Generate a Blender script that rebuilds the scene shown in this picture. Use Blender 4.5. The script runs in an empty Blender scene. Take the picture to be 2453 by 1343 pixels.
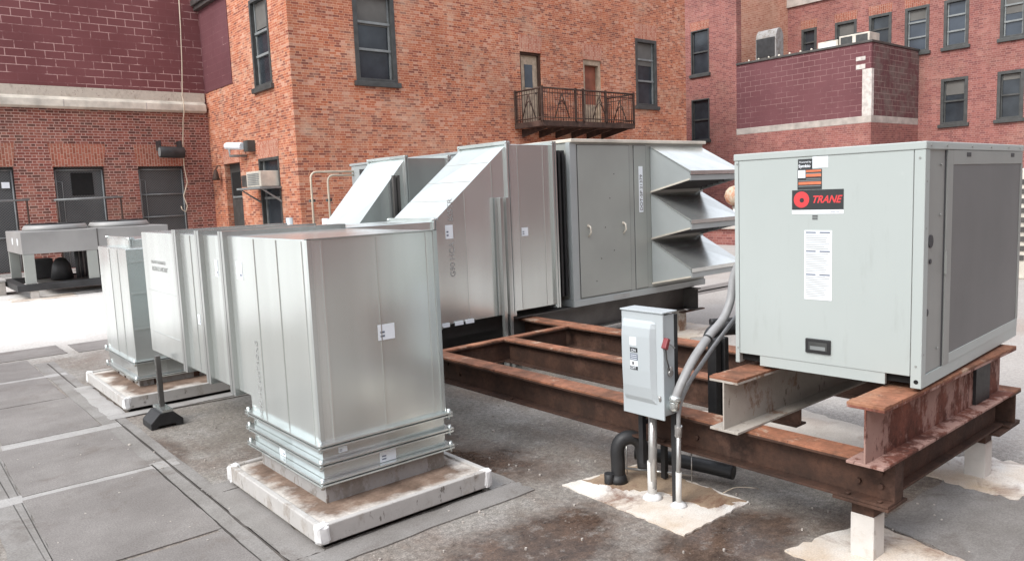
import bpy, bmesh, math, random
from mathutils import Vector, Matrix
random.seed(7)
S = bpy.context.scene
COL = S.collection
rad = math.radians
# ------------------------------------------------------------------ camera, sky, sun
CR = Vector((0.764, -0.644, -0.041)); CU = Vector((0.106, 0.062, 0.992)); CF = Vector((0.637, 0.762, -0.115))
CF.normalize(); CR = (CR - CF * CR.dot(CF)).normalized(); CU = CR.cross(CF)
cd = bpy.data.cameras.new('camera'); cam = bpy.data.objects.new('camera', cd); COL.objects.link(cam)
cam.matrix_world = Matrix(((CR.x, CU.x, -CF.x, 0), (CR.y, CU.y, -CF.y, 0), (CR.z, CU.z, -CF.z, 1.7), (0, 0, 0, 1)))
cd.sensor_width = 36; cd.lens = 36 * 1815 / 2453; cd.clip_start = .05; cd.clip_end = 600
S.camera = cam
W = bpy.data.worlds.new('World'); S.world = W; W.use_nodes = True
wn = W.node_tree; wn.nodes.clear()
sky = wn.nodes.new('ShaderNodeTexSky'); sky.sky_type = 'NISHITA'; sky.sun_disc = False
SUN_EL, SUN_AZ = 44, 266           # azimuth measured from +Y towards +X
sky.sun_elevation = rad(SUN_EL); sky.sun_rotation = rad(SUN_AZ)
sky.air_density = 1.0; sky.dust_density = 0.6; sky.ozone_density = 1.0
hs = wn.nodes.new('ShaderNodeHueSaturation'); hs.inputs['Saturation'].default_value = .22
bg = wn.nodes.new('ShaderNodeBackground'); bg.inputs[1].default_value = .15
wo = wn.nodes.new('ShaderNodeOutputWorld')
# overcast: the cloud deck is brightest overhead and dull near the horizon
tcw = wn.nodes.new('ShaderNodeTexCoord'); sxw = wn.nodes.new('ShaderNodeSeparateXYZ'); rmw = wn.nodes.new('ShaderNodeMapRange')
rmw.inputs[1].default_value = 0; rmw.inputs[2].default_value = .9; rmw.inputs[3].default_value = .42; rmw.inputs[4].default_value = 3.0
mxw = wn.nodes.new('ShaderNodeVectorMath'); mxw.operation = 'SCALE'
wn.links.new(tcw.outputs['Generated'], sxw.inputs[0]); wn.links.new(sxw.outputs[2], rmw.inputs[0])
wn.links.new(hs.outputs[0], mxw.inputs[0]); wn.links.new(rmw.outputs[0], mxw.inputs['Scale'])
wn.links.new(sky.outputs[0], hs.inputs['Color']); wn.links.new(mxw.outputs[0], bg.inputs[0]); wn.links.new(bg.outputs[0], wo.inputs[0])
sl = bpy.data.lights.new('sun', 'SUN'); sl.energy = 1.5; sl.angle = rad(22); sl.color = (1, .95, .88)
so = bpy.data.objects.new('sun', sl); COL.objects.link(so)
sd = Vector((math.sin(rad(SUN_AZ)) * math.cos(rad(SUN_EL)), math.cos(rad(SUN_AZ)) * math.cos(rad(SUN_EL)), math.sin(rad(SUN_EL))))
so.rotation_euler = sd.to_track_quat('Z', 'Y').to_euler(); so.location = (-10, -4, 20)
S.view_settings.view_transform = 'Standard'; S.view_settings.look = 'None'
S.view_settings.exposure = 0.5; S.view_settings.gamma = 1
S.render.engine = 'CYCLES'
S.render.resolution_x = 1024; S.render.resolution_y = 560

# ------------------------------------------------------------------ materials
class G:
    """small node-graph helper"""
    def __init__(s, name):
        s.m = bpy.data.materials.new(name); s.m.use_nodes = True
        s.t = s.m.node_tree; s.n = s.t.nodes; s.l = s.t.links
        s.b = s.n['Principled BSDF']
        s.tc = s.n.new('ShaderNodeTexCoord')
        s.P = s.tc.outputs['Object']
    def put(s, sock, v):
        if isinstance(v, bpy.types.NodeSocket): s.l.new(v, sock)
        elif v is not None:
            if hasattr(sock.default_value, '__len__') and len(sock.default_value) == 4 and not isinstance(v, (int, float)): v = (*v[:3], 1)
            sock.default_value = v
    def math(s, op, a, b=None, c=None):
        n = s.n.new('ShaderNodeMath'); n.operation = op
        for i, v in enumerate((a, b, c)):
            if v is not None: s.put(n.inputs[i], v)
        return n.outputs[0]
    def xyz(s, v=None):
        n = s.n.new('ShaderNodeSeparateXYZ'); s.l.new(v or s.P, n.inputs[0]); return n.outputs
    def comb(s, x=0, y=0, z=0):
        n = s.n.new('ShaderNodeCombineXYZ')
        for i, v in enumerate((x, y, z)): s.put(n.inputs[i], v)
        return n.outputs[0]
    def scale(s, v, sc):
        n = s.n.new('ShaderNodeMapping'); s.l.new(v, n.inputs[0]); n.inputs['Scale'].default_value = sc; return n.outputs[0]
    def noise(s, scale, detail=4, rough=.55, vec=None, dist=0):
        n = s.n.new('ShaderNodeTexNoise'); n.inputs['Scale'].default_value = scale; n.inputs['Detail'].default_value = detail
        n.inputs['Roughness'].default_value = rough; n.inputs['Distortion'].default_value = dist
        s.l.new(vec or s.P, n.inputs['Vector']); return n.outputs[0]
    def white(s, vec):
        n = s.n.new('ShaderNodeTexWhiteNoise'); n.noise_dimensions = '3D'; s.l.new(vec, n.inputs[0]); return n.outputs[0]
    def vor(s, scale, vec=None):
        n = s.n.new('ShaderNodeTexVoronoi'); n.inputs['Scale'].default_value = scale; s.l.new(vec or s.P, n.inputs['Vector']); return n.outputs
    def ramp(s, f, pts, mode='LINEAR'):
        n = s.n.new('ShaderNodeValToRGB'); n.color_ramp.interpolation = mode; e = n.color_ramp.elements
        while len(e) < len(pts): e.new(.5)
        for i, (p, c) in enumerate(pts):
            e[i].position = p; e[i].color = (c, c, c, 1) if isinstance(c, (int, float)) else (*c, 1)
        s.l.new(f, n.inputs[0]); return n.outputs[0]
    def mix(s, f, a, b, mode='MIX'):
        n = s.n.new('ShaderNodeMix'); n.data_type = 'RGBA'; n.blend_type = mode
        s.put(n.inputs[0], f); s.put(n.inputs[6], a); s.put(n.inputs[7], b); return n.outputs[2]
    def bump(s, h, st=.3, d=.01):
        n = s.n.new('ShaderNodeBump'); n.inputs['Strength'].default_value = st; n.inputs['Distance'].default_value = d
        s.l.new(h, n.inputs['Height']); s.l.new(n.outputs[0], s.b.inputs['Normal'])
    def out(s, color=None, rough=None, metal=None, spec=None):
        s.put(s.b.inputs['Base Color'], color); s.put(s.b.inputs['Roughness'], rough)
        s.put(s.b.inputs['Metallic'], metal); s.put(s.b.inputs['Specular IOR Level'], spec)
        return s.m

def plain(name, c, rough=.6, metal=0, var=.15, scale=6):
    g = G(name); n = g.noise(scale, 5)
    lo = tuple(x * (1 - var) for x in c); hi = tuple(min(1, x * (1 + var)) for x in c)
    col = g.ramp(n, [(.3, lo), (.7, hi)])
    r = g.math('MULTIPLY_ADD', g.noise(scale * 3, 3), .2, rough - .1)
    return g.out(col, r, metal)

def brick(name, cols, mortar, soldier=False, pale=.3, stain=.35, H=.07, gain=1.0, mw=.006):
    """Flemish bond worked out in wall coordinates (u along the wall, z up), one random tone per brick"""
    g = G(name); x, y, z = g.xyz()[:3]
    u = g.math('ADD', x, y); v = z
    if soldier: u, v = v, u
    # a little wobble so courses are not ruler straight
    wob = g.math('MULTIPLY', g.math('SUBTRACT', g.noise(1.3, 2), .5), .012)
    v = g.math('ADD', v, wob)
    P = .31; st = .205
    row = g.math('FLOOR', g.math('DIVIDE', v, H))
    odd = g.math('MODULO', g.math('ABSOLUTE', row), 2)
    jit = g.math('MULTIPLY', g.white(g.comb(row, 5, 3)), .03)
    uu = g.math('ADD', g.math('DIVIDE', g.math('ADD', u, g.math('MULTIPLY_ADD', odd, P / 2, jit)), P), 200)
    fl = g.math('FLOOR', uu); t = g.math('MULTIPLY', g.math('SUBTRACT', uu, fl), P)
    head = g.math('GREATER_THAN', t, st)
    cell = g.math('MULTIPLY_ADD', fl, 2, head)
    rnd = g.white(g.comb(cell, row, 1)); rnd2 = g.white(g.comb(cell, row, 9))
    fv = g.math('MULTIPLY', g.math('FRACT', g.math('DIVIDE', v, H)), H)
    d = g.math('MINIMUM', g.math('MINIMUM', t, g.math('ABSOLUTE', g.math('SUBTRACT', t, st))), g.math('MINIMUM', g.math('SUBTRACT', P, t), g.math('MINIMUM', fv, g.math('SUBTRACT', H, fv))))
    rag = g.math('MULTIPLY_ADD', g.noise(22, 4), .006, mw - .0035)
    mort = g.ramp(g.math('DIVIDE', d, rag), [(.75, 1.0), (1.0, 0.0)])
    n = len(cols)
    body = g.ramp(rnd, [(i / n, c) for i, c in enumerate(cols)], 'CONSTANT')
    mean = tuple(sum(c[k] for c in cols) / n for k in range(3))
    body = g.mix(.2, body, mean)
    grain = g.noise(60, 4)
    body = g.mix(.5, body, g.ramp(grain, [(.25, .45), (.75, 1.0)]), 'MULTIPLY')
    big = g.noise(.45, 5, .6); mid = g.noise(1.6, 6, .65)
    body = g.mix(g.ramp(mid, [(.4, 0.0), (.75, stain)]), body, (.10, .045, .04))
    pal = g.math('MULTIPLY', g.ramp(g.noise(.8, 6, .7, dist=.6), [(.5, 0.0), (.72, pale)]), g.math('MULTIPLY_ADD', rnd2, .7, .5))
    mc = g.mix(g.ramp(g.noise(2.5, 5), [(.35, 0.0), (.7, .6)]), mortar, tuple(c * .62 for c in mortar))
    col = g.mix(mort, body, mc)
    col = g.mix(pal, col, (.62, .45, .33))
    tone = g.ramp(big, [(.3, .8 * gain), (.7, 1.08 * gain)])
    col = g.mix(1.0, col, tone, 'MULTIPLY')
    g.bump(g.math('ADD', g.math('MULTIPLY', mort, -1), g.math('MULTIPLY', grain, .4)), .5, .006)
    return g.out(col, .9, 0, .25)

def block(name, base, line, hide=.5, gain=1, grey=None):
    """painted concrete block, pale joints that the paint hides in patches"""
    g = G(name); x, y, z = g.xyz()[:3]; u = g.math('ADD', x, y)
    H, Wd = .207, .46
    row = g.math('FLOOR', g.math('DIVIDE', z, H)); odd = g.math('MODULO', g.math('ABSOLUTE', row), 2)
    uu = g.math('ADD', g.math('DIVIDE', g.math('MULTIPLY_ADD', odd, Wd / 2, u), Wd), 100)
    t = g.math('MULTIPLY', g.math('FRACT', uu), Wd); fv = g.math('MULTIPLY', g.math('FRACT', g.math('DIVIDE', z, H)), H)
    d = g.math('MINIMUM', g.math('MINIMUM', t, g.math('SUBTRACT', Wd, t)), g.math('MINIMUM', fv, g.math('SUBTRACT', H, fv)))
    rag = g.math('MULTIPLY_ADD', g.noise(14, 4), .012, .003)
    ln = g.math('LESS_THAN', d, rag)
    vis = g.ramp(g.noise(1.1, 7, .72, vec=g.scale(g.P, (.8, .8, 1.5))), [(hide - .04, 1.0), (hide + .05, .05)])
    rnd = g.white(g.comb(g.math('FLOOR', uu), row, 0))
    b = g.mix(g.math('MULTIPLY', rnd, .25), base, tuple(c * .8 + .012 for c in base))
    b = g.mix(g.ramp(g.noise(.7, 5), [(.35, 0.0), (.75, .45)]), b, tuple(c * 1.5 + .02 for c in base))
    b = g.mix(g.ramp(g.noise(9, 6, .7), [(.62, 0.0), (.75, .3)]), b, (.35, .24, .22))
    if grey: b = g.mix(g.ramp(g.noise(2.2, 6, .7), [(.42, 0.0), (.6, .75)]), b, grey)
    col = g.mix(g.math('MULTIPLY', ln, vis), b, line)
    if gain != 1: col = g.mix(1.0, col, (gain, gain, gain), 'MULTIPLY')
    g.bump(g.math('ADD', g.math('MULTIPLY', ln, -1), g.math('MULTIPLY', g.noise(40, 3), .3)), .35, .006)
    return g.out(col, .75, 0, .3)

def galv(name, c=(.80, .85, .84), rough=.21, seed=0., metal=.74):
    g = G(name); v = g.scale(g.P, (3.2, 3.2, .22))
    st = g.noise(1.7 + seed, 4, .55, vec=v); cl = g.noise(1.1, 5, .6); sp = g.vor(45)[1]
    col = g.mix(g.ramp(st, [(.35, 0.0), (.68, .6)]), c, tuple(x * .84 for x in c))
    col = g.mix(g.ramp(cl, [(.5, 0.0), (.8, .25)]), col, (.66, .66, .64))
    x, y, z = g.xyz()[:3]
    pn = g.white(g.comb(g.math('FLOOR', g.math('DIVIDE', g.math('SUBTRACT', g.math('ADD', x, y), .213), .32)), 3 + seed * 10, 7))
    tn = g.math('MULTIPLY_ADD', pn, .20, .82)
    col = g.mix(1.0, col, g.comb(tn, tn, g.math('MULTIPLY_ADD', pn, .21, .80)), 'MULTIPLY')
    r = g.math('ADD', g.math('MULTIPLY_ADD', st, .05, rough - .035), g.math('MULTIPLY', g.noise(5, 3), .02))
    g.bump(g.noise(1.5, 1, .3), .38, .03)
    return g.out(col, r, metal)

def rust(name, c1=(.04, .023, .017), c2=(.10, .05, .033), paint=None, amt=.5, chips=(.07, .03, .02)):
    g = G(name)
    n = g.noise(5, 7, .65); f = g.noise(38, 5, .7)
    col = g.mix(g.ramp(n, [(.35, 0.0), (.7, 1.0)]), c1, c2)
    col = g.mix(g.ramp(f, [(.45, 0.0), (.7, .5)]), col, tuple(c * .8 for c in c1))
    col = g.mix(g.ramp(g.noise(2.3, 7, .75), [(.55, 0.0), (.68, .45)]), col, tuple(min(.6, c * 1.7 + .02) for c in c2))
    if paint:
        z = g.noise(4.2, 8, .74, vec=g.scale(g.P, (1.3, 1.3, .7)), dist=.1)
        col = g.mix(g.ramp(z, [(amt - .03, 1.0), (amt + .04, 0.0)]), col, g.mix(g.noise(12, 4), paint, tuple(x * .75 for x in paint)))
        drip = g.noise(5, 6, .72, vec=g.scale(g.P, (4, 4, 1.8)))
        col = g.mix(g.ramp(drip, [(.60, 0.0), (.66, .75)]), col, chips)
    g.bump(g.math('ADD', g.noise(26, 6, .7), n), .5, .006)
    return g.out(col, .78, .0, .3)

M = {}
M['brick_main'] = brick('brick_orange', [(.54, .17, .085), (.60, .215, .115), (.48, .14, .07), (.64, .28, .17), (.29, .085, .06), (.53, .18, .105), (.66, .36, .26), (.45, .145, .09), (.22, .075, .06), (.50, .17, .10)], (.66, .38, .25), pale=.6, stain=.28, gain=1.08, H=.0615, mw=.0062)
M['sold_main'] = brick('brick_orange_upright', [(.52, .19, .12), (.56, .25, .17), (.46, .15, .09), (.60, .3, .21)], (.68, .45, .35), soldier=True, pale=.4, stain=.15, gain=1.05)
M['brick_low'] = brick('brick_dark_red', [(.32, .10, .075), (.38, .125, .09), (.23, .07, .055), (.11, .05, .042), (.34, .11, .08), (.42, .16, .12), (.27, .08, .065), (.16, .06, .05)], (.52, .34, .29), pale=.2, stain=.45, gain=1.0, H=.075, mw=.010)
M['sold_low'] = brick('brick_dark_red_upright', [(.42, .14, .09), (.47, .18, .12), (.34, .11, .07), (.45, .15, .1)], (.52, .35, .28), soldier=True, pale=.2, stain=.3, gain=1.0, H=.075, mw=.008)
M['brick_far'] = brick('brick_faded_red', [(.37, .14, .12), (.43, .17, .145), (.32, .118, .108), (.39, .15, .13), (.46, .20, .17), (.27, .105, .1)], (.46, .27, .235), pale=.2, stain=.4, gain=.95, H=.075, mw=.007)
M['brick_lit'] = brick('brick_lit_orange', [(.56, .25, .16), (.62, .31, .21), (.50, .2, .13), (.64, .35, .25)], (.70, .48, .37), pale=.4, stain=.1, gain=1.1, H=.075, mw=.008)  # paler brick colour paints in the brighter light on one face
M['block'] = block('maroon_painted_block', (.155, .050, .052), (.48, .30, .28), .50)
M['block_side'] = block('maroon_painted_block_smooth', (.12, .042, .049), (.40, .24, .23), .36)
M['block_far'] = block('maroon_painted_block_far', (.14, .052, .058), (.29, .165, .16), .5)
M['block_worn'] = block('maroon_painted_block_worn', (.12, .05, .053), (.30, .21, .19), .55, grey=(.17, .14, .125))
M['plaster'] = rust('rough_cement_band', (.40, .34, .28), (.52, .47, .40), (.60, .54, .46), .56, (.16, .06, .06))
M['coping'] = plain('white_metal_coping', (.62, .58, .50), .5, .2, .25, 3)
M['stone'] = plain('grey_stone_trim', (.44, .40, .36), .85, 0, .25, 3)
M['whiteblock'] = plain('bare_pale_block', (.60, .56, .52), .85, 0, .25, 7)
M['frame_dk'] = plain('dark_green_grey_paint', (.058, .060, .058), .5, 0, .3, 5)
M['frame_lt'] = plain('pale_grey_sash', (.22, .235, .235), .5, 0, .2, 5)
M['frame_cream'] = plain('weathered_cream_paint', (.42, .33, .24), .7, 0, .35, 6)
M['glass'] = plain('dark_window_glass', (.035, .042, .05), .16, 0, .4, 1.5)
M['glass_blue'] = plain('blue_grey_window_glass', (.05, .062, .08), .12, 0, .3, 1.0)
M['shade'] = plain('grey_roller_shade', (.13, .125, .115), .75, 0, .15, 2)
M['black'] = plain('black_void', (.006, .006, .006), .9)
M['blackrub'] = plain('black_rubber', (.018, .018, .019), .55, 0, .3, 12)
M['blacksteel'] = plain('black_steel', (.03, .03, .031), .5, 0, .35, 5)
M['greysteel'] = plain('dark_grey_steel_paint', (.085, .08, .075), .5, .2, .3, 4)
def mesh_mat():
    g = G('grey_wire_mesh'); x, y, z = g.xyz()[:3]; u = g.math('ADD', x, y)
    a = g.math('FRACT', g.math('MULTIPLY', g.math('ADD', u, z), 14)); b = g.math('FRACT', g.math('MULTIPLY', g.math('SUBTRACT', u, z), 14))
    w = g.math('MAXIMUM', g.math('LESS_THAN', a, .2), g.math('LESS_THAN', b, .2))
    base = g.ramp(g.noise(.9, 4), [(.35, (.035, .037, .04)), (.7, (.075, .077, .078))])
    return g.out(g.mix(g.math('MULTIPLY', w, .55), base, (.19, .19, .185)), .6, .1)
M['mesh'] = mesh_mat()
M['galv'] = galv('galvanised_sheet'); M['galv2'] = galv('galvanised_sheet_dull', (.56, .585, .58), .2, .6, .75)
M['seamline'] = galv('galvanised_seam', (.84, .86, .85), .2, .9, .8); M['galv_fl'] = galv('galvanised_flange', (.74, .79, .79), .2, .3, .75)
M['galv_old'] = rust('weathered_galvanised_curb', (.20, .18, .16), (.32, .30, .28), (.38, .37, .36), .5, (.15, .11, .08))
M['curbwhite'] = rust('white_coated_curb', (.30, .265, .235), (.46, .43, .39), (.52, .50, .475), .56, (.10, .085, .07))
M['curbtop'] = rust('dirty_curb_top', (.24, .15, .10), (.46, .36, .28), (.60, .55, .49), .52, (.22, .13, .085))
M['silicone'] = plain('white_sealant', (.74, .74, .73), .5, 0, .15, 20)
M['ahu'] = plain('warm_grey_enamel', (.335, .35, .325), .42, .15, .06, 1.5)
M['ahu_lt'] = plain('light_grey_enamel', (.38, .41, .41), .38, .25, .08, 2)
M['hood'] = galv('hood_sheet', (.84, .87, .86), .2, .1, .8)
def enamel():
    g = G('pale_grey_green_enamel')
    c = g.ramp(g.noise(1.2, 4), [(.3, (.395, .435, .42)), (.7, (.43, .47, .455))])
    c = g.mix(g.ramp(g.noise(3.5, 6, .75, vec=g.scale(g.P, (1, 1, 2.6))), [(.64, 0.0), (.72, .35)]), c, (.52, .55, .53))
    c = g.mix(g.ramp(g.noise(5, 6, .7, vec=g.scale(g.P, (3, 3, .5))), [(.58, 0.0), (.75, .25)]), c, (.27, .28, .26))
    g.bump(g.noise(2.2, 1, .4), .15, .02)
    return g.out(c, g.math('MULTIPLY_ADD', g.noise(4, 5), .14, .36), 0)
M['unit'] = enamel()
M['unit_shaded'] = plain('shaded_side_enamel', (.29, .30, .285), .42, .05, .08, 1.5)  # unit enamel darkened, painting in the shade on its side face
M['disc'] = plain('light_blue_grey_enamel', (.45, .49, .505), .35, 0, .04, 2)
M['rust'] = rust('rusted_steel')
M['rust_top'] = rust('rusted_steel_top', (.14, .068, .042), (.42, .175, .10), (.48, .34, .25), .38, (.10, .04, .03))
M['rust_pk'] = rust('flaking_pink_primer', (.08, .03, .022), (.24, .085, .055), (.40, .25, .21), .5)
M['rust_wh'] = rust('flaking_white_paint', (.2, .12, .08), (.34, .24, .18), (.47, .43, .38), .57, (.12, .09, .07))
M['legwhite'] = rust('white_coated_leg', (.5, .44, .38), (.62, .58, .53), (.66, .63, .59), .6, (.30, .25, .21))
M['label'] = plain('white_label_paper', (.80, .84, .88), .45, 0, .03, 8)
M['ink'] = plain('dark_ink', (.05, .05, .055), .6)
M['inkblue'] = plain('blue_grey_ink', (.13, .155, .21), .6)
M['stencil'] = plain('faint_grey_stencil', (.36, .36, .35), .6)
M['red'] = plain('bright_red_ink', (.70, .05, .055), .5, 0, .05)
M['orange'] = plain('orange_ink', (.60, .17, .08), .5, 0, .15, 30)
M['redlever'] = plain('red_lever_grip', (.22, .035, .04), .45, 0, .1)
M['stickerblk'] = plain('black_sticker', (.03, .032, .034), .4, 0, .1)
M['condgrey'] = plain('weathered_grey_casing', (.30, .295, .285), .5, .1, .12, 1.5); M['conduit'] = galv('conduit_steel', (.52, .51, .5), .2, .2, .6)
M['flex'] = plain('grey_liquidtight', (.30, .30, .30), .45, 0, .1, 20)
M['creampipe'] = plain('cream_painted_pipe', (.58, .49, .38), .55, 0, .15, 6)
M['whitepaint'] = rust('white_coating', (.6, .56, .5), (.72, .7, .66), (.74, .73, .7), .66, (.5, .4, .33))
M['terracotta'] = rust('mottled_terracotta', (.5, .2, .12), (.62, .33, .2), (.66, .55, .42), .5, (.45, .2, .12))
M['ironrail'] = rust('rusty_brown_iron', (.035, .022, .018), (.095, .055, .042))
M['reddoor'] = plain('red_brown_door', (.26, .085, .05), .6, 0, .4, 2)
def coil_mat():
    g = G('dark_coil_guard'); x, y, z = g.xyz()[:3]
    a = g.math('LESS_THAN', g.math('FRACT', g.math('MULTIPLY', x, 60)), .3); b = g.math('LESS_THAN', g.math('FRACT', g.math('MULTIPLY', z, 60)), .3)
    w = g.math('MULTIPLY', g.math('MAXIMUM', a, b), .15)
    base = g.ramp(g.noise(1.2, 4), [(.3, (.155, .155, .155)), (.7, (.20, .20, .20))])
    base = g.mix(g.ramp(g.noise(3, 6, .7, vec=g.scale(g.P, (1.5, 1, .35))), [(.4, 0.0), (.8, .3)]), base, (.21, .21, .20))
    base = g.mix(g.ramp(g.noise(9, 6, .75), [(.6, 0.0), (.72, .35)]), base, (.2, .19, .18))
    return g.out(g.mix(g.math('MULTIPLY', w, .6), base, (.17, .17, .17)), .55, .2)
M['coil'] = coil_mat()
M['fancap'] = plain('dark_fan_cap', (.06, .065, .07), .6, .2, .3, 4)

def roof_mat():
    g = G('roof_membrane'); x, y, z = g.xyz()[:3]
    gran = g.mix(.5, g.noise(110, 3, .7), g.noise(32, 5, .75)); n1 = g.noise(.9, 7, .65); n2 = g.noise(3.2, 7, .7, dist=.5); n3 = g.noise(14, 6, .7)
    wob = g.math('SUBTRACT', g.noise(1.3, 6, .65), .5); wob2 = g.math('SUBTRACT', g.noise(5, 5, .6), .5)
    c = g.ramp(n1, [(.3, (.18, .155, .132)), (.5, (.24, .22, .195)), (.72, (.33, .305, .28))])
    c = g.mix(g.ramp(n2, [(.5, 0.0), (.7, .55)]), c, (.36, .34, .32))
    # brown silt left where water stands: named low spots with ragged edges, plus a faint overall film
    spots = ((2.45, 2.6, .62, .42, 1), (2.95, 2.05, .7, .3, .9), (2.75, 3.75, .5, .55, .95), (2.95, 4.6, .35, .8, .6), (3.0, 3.3, .25, .25, .5), (3.75, 1.6, .5, .35, .5), (1.45, 2.6, .3, .4, .7), (1.42, 5.5, .14, .5, .6), (2.3, 1.6, .9, .3, .7), (3.8, 3.4, .8, 1.6, .3), (2.1, 5.0, .5, .3, .45), (.25, 3.6, .25, 1.2, .7))
    silt = None
    for (sx, sy, rx, ry, k) in spots:
        dx = g.math('DIVIDE', g.math('SUBTRACT', x, sx), rx); dy = g.math('DIVIDE', g.math('SUBTRACT', y, sy), ry)
        d = g.math('ADD', g.math('SQRT', g.math('ADD', g.math('MULTIPLY', dx, dx), g.math('MULTIPLY', dy, dy))), g.math('ADD', g.math('MULTIPLY', wob, 2.2), g.math('MULTIPLY', wob2, .9)))
        q = g.math('MULTIPLY', g.ramp(d, [(.45, 1.0), (1.0, 0.0)]), k)
        silt = q if silt is None else g.math('MAXIMUM', silt, q)
    c = g.mix(g.ramp(g.noise(.7, 6, .7, vec=g.scale(g.P, (1.7, .8, 1))), [(.46, 0.0), (.62, .6)]), c, (.15, .105, .08))
    c = g.mix(g.math('MULTIPLY', silt, .92), c, g.mix(g.ramp(g.noise(7, 5, .7), [(.4, 0.0), (.7, 1.0)]), (.055, .034, .025), (.13, .078, .052)))
    c = g.mix(g.ramp(g.noise(6, 7, .78), [(.55, 0.0), (.68, .5)]), c, (.34, .32, .295))
    c = g.mix(g.ramp(n3, [(.56, 0.0), (.72, .35)]), c, (.07, .052, .042))
    # reflective white coating farther out, ragged edge
    wb = g.math('MULTIPLY', wob, 1.4)
    e1 = g.ramp(g.math('MULTIPLY', g.math('ADD', g.math('SUBTRACT', y, 9.6), wb), .3), [(.1, 0.0), (.7, 1.0)])
    e2 = g.ramp(g.math('MULTIPLY', g.math('ADD', g.math('SUBTRACT', x, 4.6), wb), .5), [(.05, 0.0), (.6, 1.0)])
    e2 = g.math('MULTIPLY', e2, g.ramp(g.math('MULTIPLY_ADD', y, .3, .9), [(0, 0.0), (1, 1.0)]))
    far = g.math('MAXIMUM', e1, g.math('MULTIPLY', e2, .9))
    dirt = g.ramp(g.noise(.42, 6, .6, vec=g.scale(g.P, (.55, 1.3, 1))), [(.55, 0.0), (.66, .7)])
    wc = g.mix(g.ramp(g.noise(2.2, 7, .7), [(.35, 0.0), (.75, .6)]), (.66, .64, .61), (.45, .41, .37))
    wc = g.mix(g.math('MULTIPLY', e2, .55), wc, (.25, .22, .195))
    wc = g.mix(g.math('MULTIPLY', dirt, g.math('MULTIPLY_ADD', e2, .6, .15)), wc, (.34, .25, .20))
    c = g.mix(far, c, wc)
    c = g.mix(g.math('MULTIPLY_ADD', far, -.35, .65), c, g.ramp(gran, [(.38, .25), (.5, .9), (.6, 1.7)]), 'MULTIPLY')
    speck = g.ramp(g.noise(45, 2, .5), [(.72, 0.0), (.76, .7)])
    c = g.mix(speck, c, (.5, .47, .43))
    wet = g.ramp(silt, [(.35, .8), (.6, .45), (.85, .14)])
    g.bump(g.math('ADD', gran, g.math('MULTIPLY', n3, .6)), .3, .004)
    return g.out(c, wet, 0, .35)
M['roof'] = roof_mat()
def sheet(name, a, b, gran=.5, d=(.1, .07, .05), dm=.35, rough=.9):
    g = G(name); gr = g.noise(120, 3, .7)
    c = g.mix(g.ramp(g.noise(1.6, 7, .65), [(.35, 0.0), (.68, 1.0)]), a, b)
    c = g.mix(g.ramp(g.noise(2.4, 7, .72, dist=.6), [(.54, 0.0), (.68, dm)]), c, d)
    c = g.mix(gran, c, g.ramp(gr, [(.3, .4), (.7, 1.3)]), 'MULTIPLY')
    g.bump(gr, .35, .003)
    return g.out(c, rough, 0, .3)
M['pad'] = sheet('walkway_pad', (.185, .168, .157), (.265, .245, .23), .6, (.11, .08, .062), .4)
M['strip'] = sheet('pale_lap_strip', (.30, .285, .27), (.42, .405, .39), .4, (.14, .11, .09), .5)
M['strip_dk'] = sheet('grey_lap_strip', (.19, .175, .16), (.30, .285, .27), .5, (.11, .085, .07), .5)
M['mastic'] = sheet('white_roof_mastic', (.82, .80, .76), (.56, .44, .32), .35, (.20, .10, .065), .85, .7)
M['mastic_b'] = sheet('brown_roof_mastic', (.30, .21, .14), (.50, .39, .28), .4, (.16, .07, .045), .8, .8)
M['puddle'] = sheet('wet_silt', (.06, .035, .024), (.10, .06, .042), .3, (.03, .02, .015), .5, .3)
M['seam'] = sheet('dark_seam', (.06, .05, .045), (.11, .1, .09), .3)
M['roofpale'] = sheet('pale_membrane', (.66, .61, .55), (.50, .45, .39), .3, (.34, .25, .2), .4)

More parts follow.
